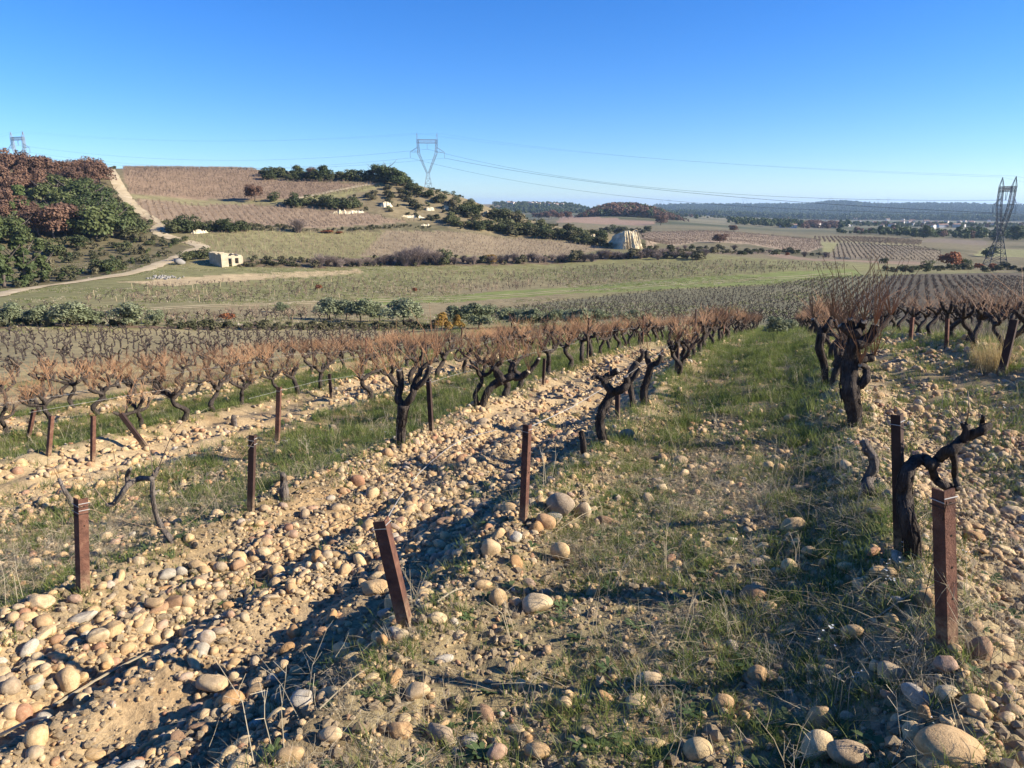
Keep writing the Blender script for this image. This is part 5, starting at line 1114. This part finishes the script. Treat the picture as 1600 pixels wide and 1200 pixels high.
for px, py, w_, lb, fl, kd in [(1472,1170,100,'largest brown rounded cobble at the lower right corner',.6,7),(1278,1170,62,'grey boulder at the bottom edge, left of the rough round one',.95,2),(1328,1180,68,'rough round cobble at the bottom edge with a pitted top',.8,4),(1462,1196,58,'pale flat cobble in front of the largest brown one',.6,6),
    (108,1064,42,'largest pale cobble at the left front, standing on end',1.0,3),(434,898,30,'brown triangular cobble standing on end in a hollow',1.1,11),(582,916,50,'flat grey and white slab left of the leaning post',.40,12),(764,862,30,'brown boulder shaped cobble in the furrow',1.0,5),(332,1066,54,'long pale angular stone at the bottom of the stony strip',.7,10),(322,1004,28,'smooth cream cobble standing up near the lower middle',1.1,7),(152,994,32,'cream cobble with a hollow shadow right of the long shade',.8,1),
    (1130,1100,42,'grey cobble half buried in the path near the bottom',.8,2),(1184,1056,36,'pale cobble with a white patch in the path',.85,8),(1178,930,46,'broad grey cobble overgrown by grass on the path',.6,0),(836,942,48,'broad tan cobble half buried below the ridge',.65,1),(872,796,46,'large pale boulder at the edge of the ridge',.75,9),(850,818,30,'brown shaded boulder just below the large pale one on the ridge',.8,5),(872,868,30,'oval cream cobble leaning on the ridge',1.1,7),(912,803,28,'upright oval cobble beside the large pale one',1.2,3),
    (312,886,30,'cream oval cobble on the stony ridge',.75,4),(345,888,24,'grey cobble touching the cream oval one',.9,2),(242,941,34,'pale broken cobble in the stony strip',.65,10),(292,944,24,'tan cobble paired with a smaller one',1.0,6),(60,936,46,'layered sandstone slab at the left edge',.5,12),(1281,1126,44,'dark brown cobble in shade near the lower right',.8,0),(1320,1124,28,'small ochre cobble in shade beside the dark brown one',.8,6),(1476,1084,34,'rounded tan cobble below the big right post',.8,1),(1386,1056,36,'olive grey stone half hidden in grass left of the post',.9,5),(1522,1098,46,'grey flat cobble at the lower right',.6,8),(1582,1112,38,'brown cobble cut by the right edge',.7,3),(1478,1040,44,'cobble with a bumpy top at the foot of the big right post',.75,11),
    (690,1146,44,'round cream cobble at the bottom centre left',.85,4),(650,1080,38,'pale brown cobble overgrown at the lower centre',.75,1),(682,970,32,'flat brown cobble right of the leaning post foot',.6,9),(624,1142,44,'grey mottled stone at the bottom centre left',.6,12),(515,1152,34,'cream cobble half in shade at the bottom',.8,7),(840,1172,46,'broad cobble at the bottom centre',.6,2),(776,1178,36,'cream cobble at the bottom edge left of the broad one',.8,6),(882,1100,28,'round ochre brown cobble in the dry grass',.9,3),(1016,1060,42,'flat grey cobble under dry stems on the path',.45,0),
    (980,682,24,'bright white cobble at the foot of the bent first vine',1.0,4),(640,750,0,'',0,0),(558,754,20,'round brown cobble on the middle of the stony strip',.9,5),(592,842,18,'pale stone with a cut face in the stony strip',.8,10),(512,690,0,'',0,0),(592,700,22,'flat cream cobble on the edge of the grass strip',.5,2),(1062,718,26,'flat cream cobble in the middle of the path',.5,8),(1266,864,28,'grey cobble in the shaded right side of the path',.8,2),(1288,884,20,'pale small cobble below the grey one at the shaded side',.8,9),(1232,654,20,'tan cobble in the sunny grass of the path',.7,1),(1244,686,16,'small tan cobble in a little group on the path',.8,6),(1362,1100,0,'',0,0),(1240,820,40,'flat dark cobble lying in shade on the path',.5,0),(1180,880,26,'flat pale cobble across the path',.5,7)]:
    if w_: stone(px, py, w_, lb, fl, 1.0, kd)
# the rest: strewn by strips
def sector(n, r0, r1, a0=-.80, a1=.80):
    r = np.sqrt(rng.uniform(r0 * r0, r1 * r1, n)); a = rng.uniform(a0, a1, n); return r * np.sin(a), r * np.cos(a)
def inblock(x, y):
    u, v = uv_of(x, y); return (v < 14.5) & (v > -7)
def strew(n, r0, r1, lo, hi, mean, sig, gpow=1.0, grass_keep=.10):
    x, y = sector(n, r0, r1); u, v = uv_of(x, y); g = np.clip(grassiness(u, v), 0, 1); pt = fbm(x * 1.1, y * 1.1, 91, 3)
    keep = (1 - g) ** gpow * np.clip((pt - .28) * 3.2, .12, 1); keep = np.maximum(keep, grass_keep)
    q = (rng.random(n) < keep) & inblock(x, y); x, y = x[q], y[q]; s = np.clip(np.exp(rng.normal(math.log(mean), sig, len(x))), lo, hi) / 2
    return x, y, s
def stones_of(x, y, s, sink=.30):
    n = len(x); sz = np.stack([s * rng.uniform(.85, 1.2, n), s * rng.uniform(.8, 1.1, n), s * rng.uniform(.75, 1.2, n)], 1)
    P = np.stack([x, y, ground(x, y) + s * .62 * (1 - (sink + rng.uniform(-.02, .36, n)) * 1.6)], 1); T = np.stack([rng.normal(0, .3, n), rng.normal(0, .3, n), rng.uniform(0, 6.3, n)], 1); return P, T, sz
x1, y1, s1 = strew(25000, 1.5, 8, .030, .120, .053, .38, .9, .13)
q = rng.random(len(x1)) < np.clip(.62 + (np.hypot(x1, y1) - 3) * .12, .62, 1); x1, y1, s1 = x1[q], y1[q], s1[q]
order = np.argsort(-(s1 / np.hypot(x1, y1)) * (np.abs(np.arctan2(x1, y1)) < .66)); big = order[:248]; small = order[248:]
P, T, S_ = stones_of(x1, y1, s1)
LAND = [((640, 978), 'the leaning rusty post'), ((820, 818), 'the slender rusty stake'), ((126, 928), 'the left front post'), ((394, 801), 'the dark post of the grass strip'), ((1482, 1012), 'the big right front post'), ((1411, 864), 'the dead twisted vine'), ((1338, 664), 'the thick gnarled vine'), ((628, 694), 'the Y shaped vine'), ((945, 690), 'the bent first vine'), ((435, 692), 'the thin rusty stake'), ((283, 850), 'the low crooked vine'), ((1472, 1180), 'the largest brown cobble'), ((108, 1064), 'the large pale left cobble'), ((434, 900), 'the brown triangular cobble'), ((582, 916), 'the grey and white slab'), ((764, 866), 'the brown boulder of the furrow'), ((332, 1068), 'the long angular stone'), ((1278, 1175), 'the grey bottom boulder'), ((1178, 932), 'the overgrown broad cobble'), ((872, 800), 'the large pale ridge boulder'), ((1184, 1058), 'the white patched cobble'), ((1374, 774), 'the twisted grey stump'), ((558, 754), 'the round brown cobble'), ((1062, 718), 'the flat cream path cobble'), ((690, 1150), 'the round cream bottom cobble'), ((60, 938), 'the layered sandstone slab'), ((444, 782), 'the grey broken stump'), ((1244, 686), 'the small tan path cobble')]
LP = [(at(*p), n) for p, n in LAND]
TONE = [('cream', (.54, .42, .24)), ('tan', (.47, .335, .18)), ('ochre', (.40, .25, .12)), ('grey', (.40, .365, .30)), ('brown', (.31, .20, .12))]
def stone_tone(col):
    m = M['stone'].copy(); m.name = 'stone_' + col[0]; t = m.node_tree
    for nd in t.nodes:
        if nd.type == 'VALTORGB' and len(nd.color_ramp.elements) == 9:
            for i, e in enumerate(nd.color_ramp.elements): e.color = tuple(c * (.88 + .03 * i) for c in col[1]) + (1,)
    return m
TM = [stone_tone(c) for c in TONE]; TMESH = {}
SHAPE = {'rounded': range(0, 10), 'angular': range(10, 14)}
for i in big:
    tn = rnd.choices(range(5), [4, 4, 2, 1.5, 1.5])[0]; ang = rnd.random() < .16; k = rnd.choice(list(SHAPE['angular' if ang else 'rounded']))
    if (tn, k) not in TMESH: me = RK[k].copy(); me.materials.clear(); me.materials.append(TM[tn]); TMESH[(tn, k)] = me
    sz = S_[i].copy(); form = 'angular' if ang else 'rounded'
    if not ang:
        form = rnd.choice(['flat', 'long', 'rounded', 'plump']); sz = sz * {'flat': (1.1, 1.05, .62), 'long': (1.3, .8, .9), 'rounded': (1, 1, 1), 'plump': (.92, 1, 1.3)}[form]
    q = min(LP, key=lambda l: (l[0].x - x1[i]) ** 2 + (l[0].y - y1[i]) ** 2); px0, py0 = proj(np.array(q[0])); px1, py1 = proj(P[i]); dx, dy = float(px1 - px0), float(py1 - py0) * 1.6
    side = ('right of' if dx > 0 else 'left of') if abs(dx) > abs(dy) else ('in front of' if dy > 0 else 'behind'); far = math.hypot(q[0].x - x1[i], q[0].y - y1[i]); mm = 2 * max(S_[i])
    big_ = 'large' if mm > .125 else 'middling' if mm > .085 else 'small'
    o = obj('stone', TMESH[(tn, k)], None, P[i], T[i], sz)
    tag(o, '%s %s %s cobble %s %s %s' % (big_, form, TONE[tn][0], 'close' if far < .45 else 'a step' if far < 1.1 else 'well', side.replace('in front of', 'before') if False else side, q[1]), 'stone', 'loose cobbles among the vine rows')
scatter('cobbles', 'smaller river cobbles strewn over the near stony strips', 'cobbles', RK2, P[small], T[small], S_[small], rng.choice(14, len(small), p=[.07] * 10 + [.075] * 4))
x, y, s = strew(36000, 7.6, 20, .04, .18, .066, .38, .9, .07); P, T, S_ = stones_of(x, y, s)
scatter('cobbles', 'cobbles covering the stony strips farther along the rows', 'cobbles', RK2, P, T, S_, rng.choice(14, len(x), p=[.07] * 10 + [.075] * 4))
x, y, s = strew(15000, 20, 44, .08, .26, .12, .3, .9, .03); P, T, S_ = stones_of(x, y, s)
scatter('cobbles', 'cobbles between the far ends of the rows', 'cobbles', RK1, P, T, S_, rng.integers(0, 7, len(x)))
x, y, s = strew(64000, 1.4, 9, .012, .045, .024, .4, .8, .26); P, T, S_ = stones_of(x, y, s, .2)
scatter('pebbles', 'small pebbles and grit between the cobbles', 'pebbles', RK1, P, T, S_, rng.integers(0, 7, len(x)))
x, y, s = strew(90000, 1.4, 8, .010, .07, .022, .55, .6, .34); P, T, S_ = stones_of(x, y, s, .35)
scatter('soil_clods', 'crumbs and clods of dry tan soil between the stones', 'clods', CLD, P, T, S_, rng.integers(0, 4, len(x)))

# ================================================================== GRASS AND DRY STEMS
def blades(name, mat, n, lo, hi, wd, spread, droop, seed, foot=.03):
    g = random.Random(seed); mb = MB()
    for k in range(n):
        a = g.uniform(0, 2 * PI); L = g.uniform(lo, hi); b = Vector((g.gauss(0, foot), g.gauss(0, foot), -.01)); out = Vector((math.cos(a), math.sin(a), 0)); sp = g.uniform(.1, 1) * spread; dr = g.uniform(.2, 1) * droop
        side = Vector((-out.y, out.x, 0)); V = []
        for i in range(4):
            t = i / 3; p = b + out * (sp * t + dr * t * t * .5) * L + Vector((0, 0, L * (t - .5 * dr * t * t) * math.sqrt(max(.1, 1 - sp * sp * .5)))); hw = wd * (1 - t ** 1.6) * .5
            V += [tuple(p - side * hw), tuple(p + side * hw)]
        mb.add(V, [(2 * i, 2 * i + 1, 2 * i + 3, 2 * i + 2) for i in range(3)])
    return mb.mesh(name, M[mat])
def stalks(name, mat, n, lo, hi, r, spreadxy, up, seed):
    g = random.Random(seed); mb = MB()
    for k in range(n):
        b = Vector((g.gauss(0, spreadxy), g.gauss(0, spreadxy), g.uniform(0, .02))); a = g.uniform(0, 2 * PI); L = g.uniform(lo, hi); u = g.uniform(*up); d = Vector((math.cos(a) * (1 - u), math.sin(a) * (1 - u), u + .02)).normalized()
        m_ = b + d * L * .5 + Vector((g.gauss(0, .03) * L, g.gauss(0, .03) * L, .04 * L)); e = b + d * L + Vector((g.gauss(0, .1) * L, g.gauss(0, .1) * L, 0)); tube(mb, [b, m_, e], [r, r * .8, r * .4], 3, cap=False)
        if u > .5:
            for q in range(4):
                f = m_.lerp(e, g.uniform(0, 1)); tube(mb, [f, f + Vector((g.uniform(-.05, .05), g.uniform(-.05, .05), g.uniform(.01, .05)))], [r * .6, r * .5], 3, cap=False)
    return mb.mesh(name, M[mat])
def rosette(name, mat, n, L, wd, seed):
    g = random.Random(seed); mb = MB()
    for k in range(n):
        a = 2 * PI * k / n + g.uniform(-.3, .3); l = L * g.uniform(.6, 1.1); o_ = Vector((math.cos(a), math.sin(a), 0)); sd_ = Vector((-o_.y, o_.x, 0)); up = g.uniform(.15, .7); V = []
        for i, (t, w_) in enumerate(((.05, .25), (.4, .8), (.75, 1), (1, .15))):
            p = o_ * l * t + Vector((0, 0, l * up * (t - .6 * t * t) + .005)); V += [tuple(p - sd_ * wd * w_ / 2), tuple(p + sd_ * wd * w_ / 2)]
        mb.add(V, [(2 * i, 2 * i + 1, 2 * i + 3, 2 * i + 2) for i in range(3)])
    return mb.mesh(name, M[mat])
GR = [blades('grass_tuft', 'grass', 22, .05, .15, .0042, .75, .9, 700 + k) for k in range(6)]
GRL = [blades('long_grass_tuft', 'grass', 26, .10, .24, .0052, .6, .9, 710 + k, .05) for k in range(4)]
DRY = [blades('dry_tuft', 'straw', 20, .06, .18, .0028, .9, 1.1, 720 + k, .04) for k in range(4)]
LIE = [stalks('lying_straw', 'straw', 12, .05, .22, .0010, .09, (0, .18), 730 + k) for k in range(5)]
TALL = [stalks('dead_stem', 'straw', 3, .16, .36, .0015, .03, (.62, .95), 740 + k) for k in range(5)]
ROS = [rosette('weed_rosette', 'weed', 9, .07, .022, 750 + k) for k in range(4)]
def flower_plant(seed):
    g = random.Random(seed); st = stalks('x', 'weed', 4, .10, .22, .0016, .02, (.6, .95), seed); V = [v.co.copy() for v in st.vertices]; me = bpy.data.meshes.new('flowering_weed'); VV = [tuple(v) for v in V]; Fs = [tuple(f.vertices) for f in st.polygons]; mi = [0] * len(Fs)
    for k in range(9):
        c = max(g.sample(V, 3), key=lambda q: q.z); 
        for q in range(4):
            a = q * PI / 2 + g.uniform(-.2, .2); n0 = len(VV); d = Vector((math.cos(a), math.sin(a), .35)) * .009; s_ = Vector((-math.sin(a), math.cos(a), 0)) * .0045
            VV += [tuple(c), tuple(c + d * .6 + s_), tuple(c + d), tuple(c + d * .6 - s_)]; Fs.append((n0, n0 + 1, n0 + 2, n0 + 3)); mi.append(1)
    for k in range(10):
        c = g.choice(V); a = g.uniform(0, 6.28); n0 = len(VV); d = Vector((math.cos(a), math.sin(a), .4)) * .05; s_ = Vector((-math.sin(a), math.cos(a), 0)) * .009
        c = Vector((c.x, c.y, c.z * .5)); VV += [tuple(c), tuple(c + d * .5 + s_), tuple(c + d), tuple(c + d * .5 - s_)]; Fs.append((n0, n0 + 1, n0 + 2, n0 + 3)); mi.append(0)
    me.from_pydata(VV, [], Fs); me.materials.append(M['weed']); me.materials.append(M['petal']); me.polygons.foreach_set('material_index', mi); return me
FLW = [flower_plant(760 + k) for k in range(4)]
def grow(name, label, meshes, n, r0, r1, lo, hi, dens, block=True, seed=0, cat='grass'):
    x, y = sector(n, r0, r1); u, v = uv_of(x, y); g = np.clip(grassiness(u, v), 0, 1); k = dens(x, y, u, v, g); q = rng.random(n) < k
    if block: q &= inblock(x, y)
    x, y = x[q], y[q]; m_ = len(x); z = ground(x, y)
    return scatter(name, label, cat, meshes, np.stack([x, y, z], 1), np.stack([rng.normal(0, .15, m_), rng.normal(0, .15, m_), rng.uniform(0, 6.3, m_)], 1), rng.uniform(lo, hi, m_), rng.integers(0, len(meshes), m_))
def green(x, y, u, v, g):
    lush = np.clip((u - 4) / 5, 0, 1); s = (v - ROW0) / ROWS; f = s - np.floor(s)
    side = np.where((v > ROW0) & (v < ROW0 + ROWS), np.clip((.30 - f) * 6, 0, 1), 0)         # denser green on the side of the path by the right hand row
    return np.clip(g ** 1.4 * np.clip((fbm(x * 1.3, y * 1.3, 95, 3) - .38 + .20 * lush + .20 * side) * 5, .14, 1), 0, 1)
def dry(x, y, u, v, g):
    return np.clip(g ** 1.2 * np.clip((fbm(x * 1.5, y * 1.5, 97, 3) - .36) * 4.5, .1, 1), 0, 1)
grow('grass', 'short green grass among the stones of the near strips', GR, 12500, 1.4, 6.5, .35, .9, green)
grow('grass', 'fresh green grass growing along the path and the left strip', GR + GRL[:2], 34000, 6.5, 18, .6, 1.2, green)
grow('grass', 'green grass towards the far end of the rows', GRL, 26000, 18, 46, .9, 1.6, lambda x, y, u, v, g: green(x, y, u, v, g) * .6)
grow('dry_grass', 'dry grass tufts of the near strips', DRY, 11000, 1.4, 7, .25, .75, dry, cat='dry grass')
grow('dry_grass', 'dry grass tufts along the rows', DRY, 20000, 7, 30, .5, 1.1, lambda x, y, u, v, g: dry(x, y, u, v, g) * .7, cat='dry grass')
grow('straw', 'broken straw and stems lying over the grass', LIE, 9000, 1.4, 9, .35, .95, lambda x, y, u, v, g: np.maximum(dry(x, y, u, v, g), .03), cat='straw')
grow('straw', 'straw lying over the strips farther off', LIE, 4500, 9, 24, .9, 1.4, lambda x, y, u, v, g: dry(x, y, u, v, g) * .7, cat='straw')
grow('dead_stems', 'thin upright dead stems in the grass', TALL, 2600, 1.5, 12, .6, 1.2, lambda x, y, u, v, g: g * .32, cat='stems')
grow('weeds', 'small leafy weeds in the grass', ROS, 6500, 1.4, 11, .35, 1.0, lambda x, y, u, v, g: g * .5, cat='weeds')
def flower_zone(x, y, u, v, g): return np.where((v > -.9) & (v < .1) & (u > 2.2) & (u < 7), .55, np.where((v > 4) & (v < 6), .10, .02)) * np.clip(g * 2, 0, 1)
grow('white_flowers', 'weeds with tiny white flowers in the shaded grass', FLW, 380, 1.9, 9, .35, .7, flower_zone, cat='flowers')
# dry weedy ground beyond the right hand rows, and the field edge ahead of them
x, y = sector(26000, 15, 48, .30, .80); u, v = uv_of(x, y); q = (v < -3.2) | ((u > 26) & (v < -.9)); q &= rng.random(len(x)) < .8; x, y = x[q], y[q]; n = len(x)
scatter('dry_weeds', 'pinkish dry weeds behind the right hand vines', 'weeds', [blades('weed_tuft', 'straw', 16, .12, .36, .006, .5, .6, 800, .06), blades('weed_tuft', 'twig', 14, .12, .34, .006, .5, .5, 801, .06), DRY[0], GRL[0]], np.stack([x, y, ground(x, y)], 1), np.stack([np.zeros(n), np.zeros(n), rng.uniform(0, 6.3, n)], 1), rng.uniform(.7, 1.3, n), rng.integers(0, 4, n))
# the valley floor grass seen as texture of tufts
x, y = sector(30000, 60, 210, -.62, .42); q = (fbm(x * .05, y * .05, 98, 3) > .40); x, y = x[q], y[q]; n = len(x)
scatter('valley_grass', 'rough grass tufts of the valley fields', 'grass', [blades('field_tuft', 'grass', 9, .12, .30, .05, .8, .8, 810, .25), blades('field_tuft', 'straw', 9, .12, .30, .05, .8, .8, 811, .25)], np.stack([x, y, ground(x, y)], 1), np.stack([np.zeros(n), np.zeros(n), rng.uniform(0, 6.3, n)], 1), rng.uniform(.6, 1.4, n), rng.integers(0, 2, n))
for px, py, hp, lb in [(1556,580,92,'large tuft of tall golden grass between the right hand vines'),(1530,572,52,'smaller golden grass tuft left of the large one')]:
    p = at(px, py); s = hp / pxm(p); tag(obj('golden_grass', blades('golden_grass', 'gold', 260, .5, 1.0, .007, .45, .55, px, .12), None, p, (0, 0, 0), (s,) * 3), lb, 'grass', 'tall golden grass')

# ------------------------------------------------------------------ haze
mb = MB(); box(mb, (0, 3000, 10), (24000, 24000, 180)); m, t, out = node_mat('thin_haze'); pv = N(t, 'ShaderNodeVolumePrincipled')
pv.inputs['Color'].default_value = (.50, .72, 1.0, 1); pv.inputs['Density'].default_value = HAZE; pv.inputs['Anisotropy'].default_value = .2
t.links.new(pv.outputs[0], out.inputs['Volume']); hz = obj('haze', mb.mesh('haze', m)); tag(hz, 'thin blue haze over the valley and the plain', 'haze', kind='stuff')
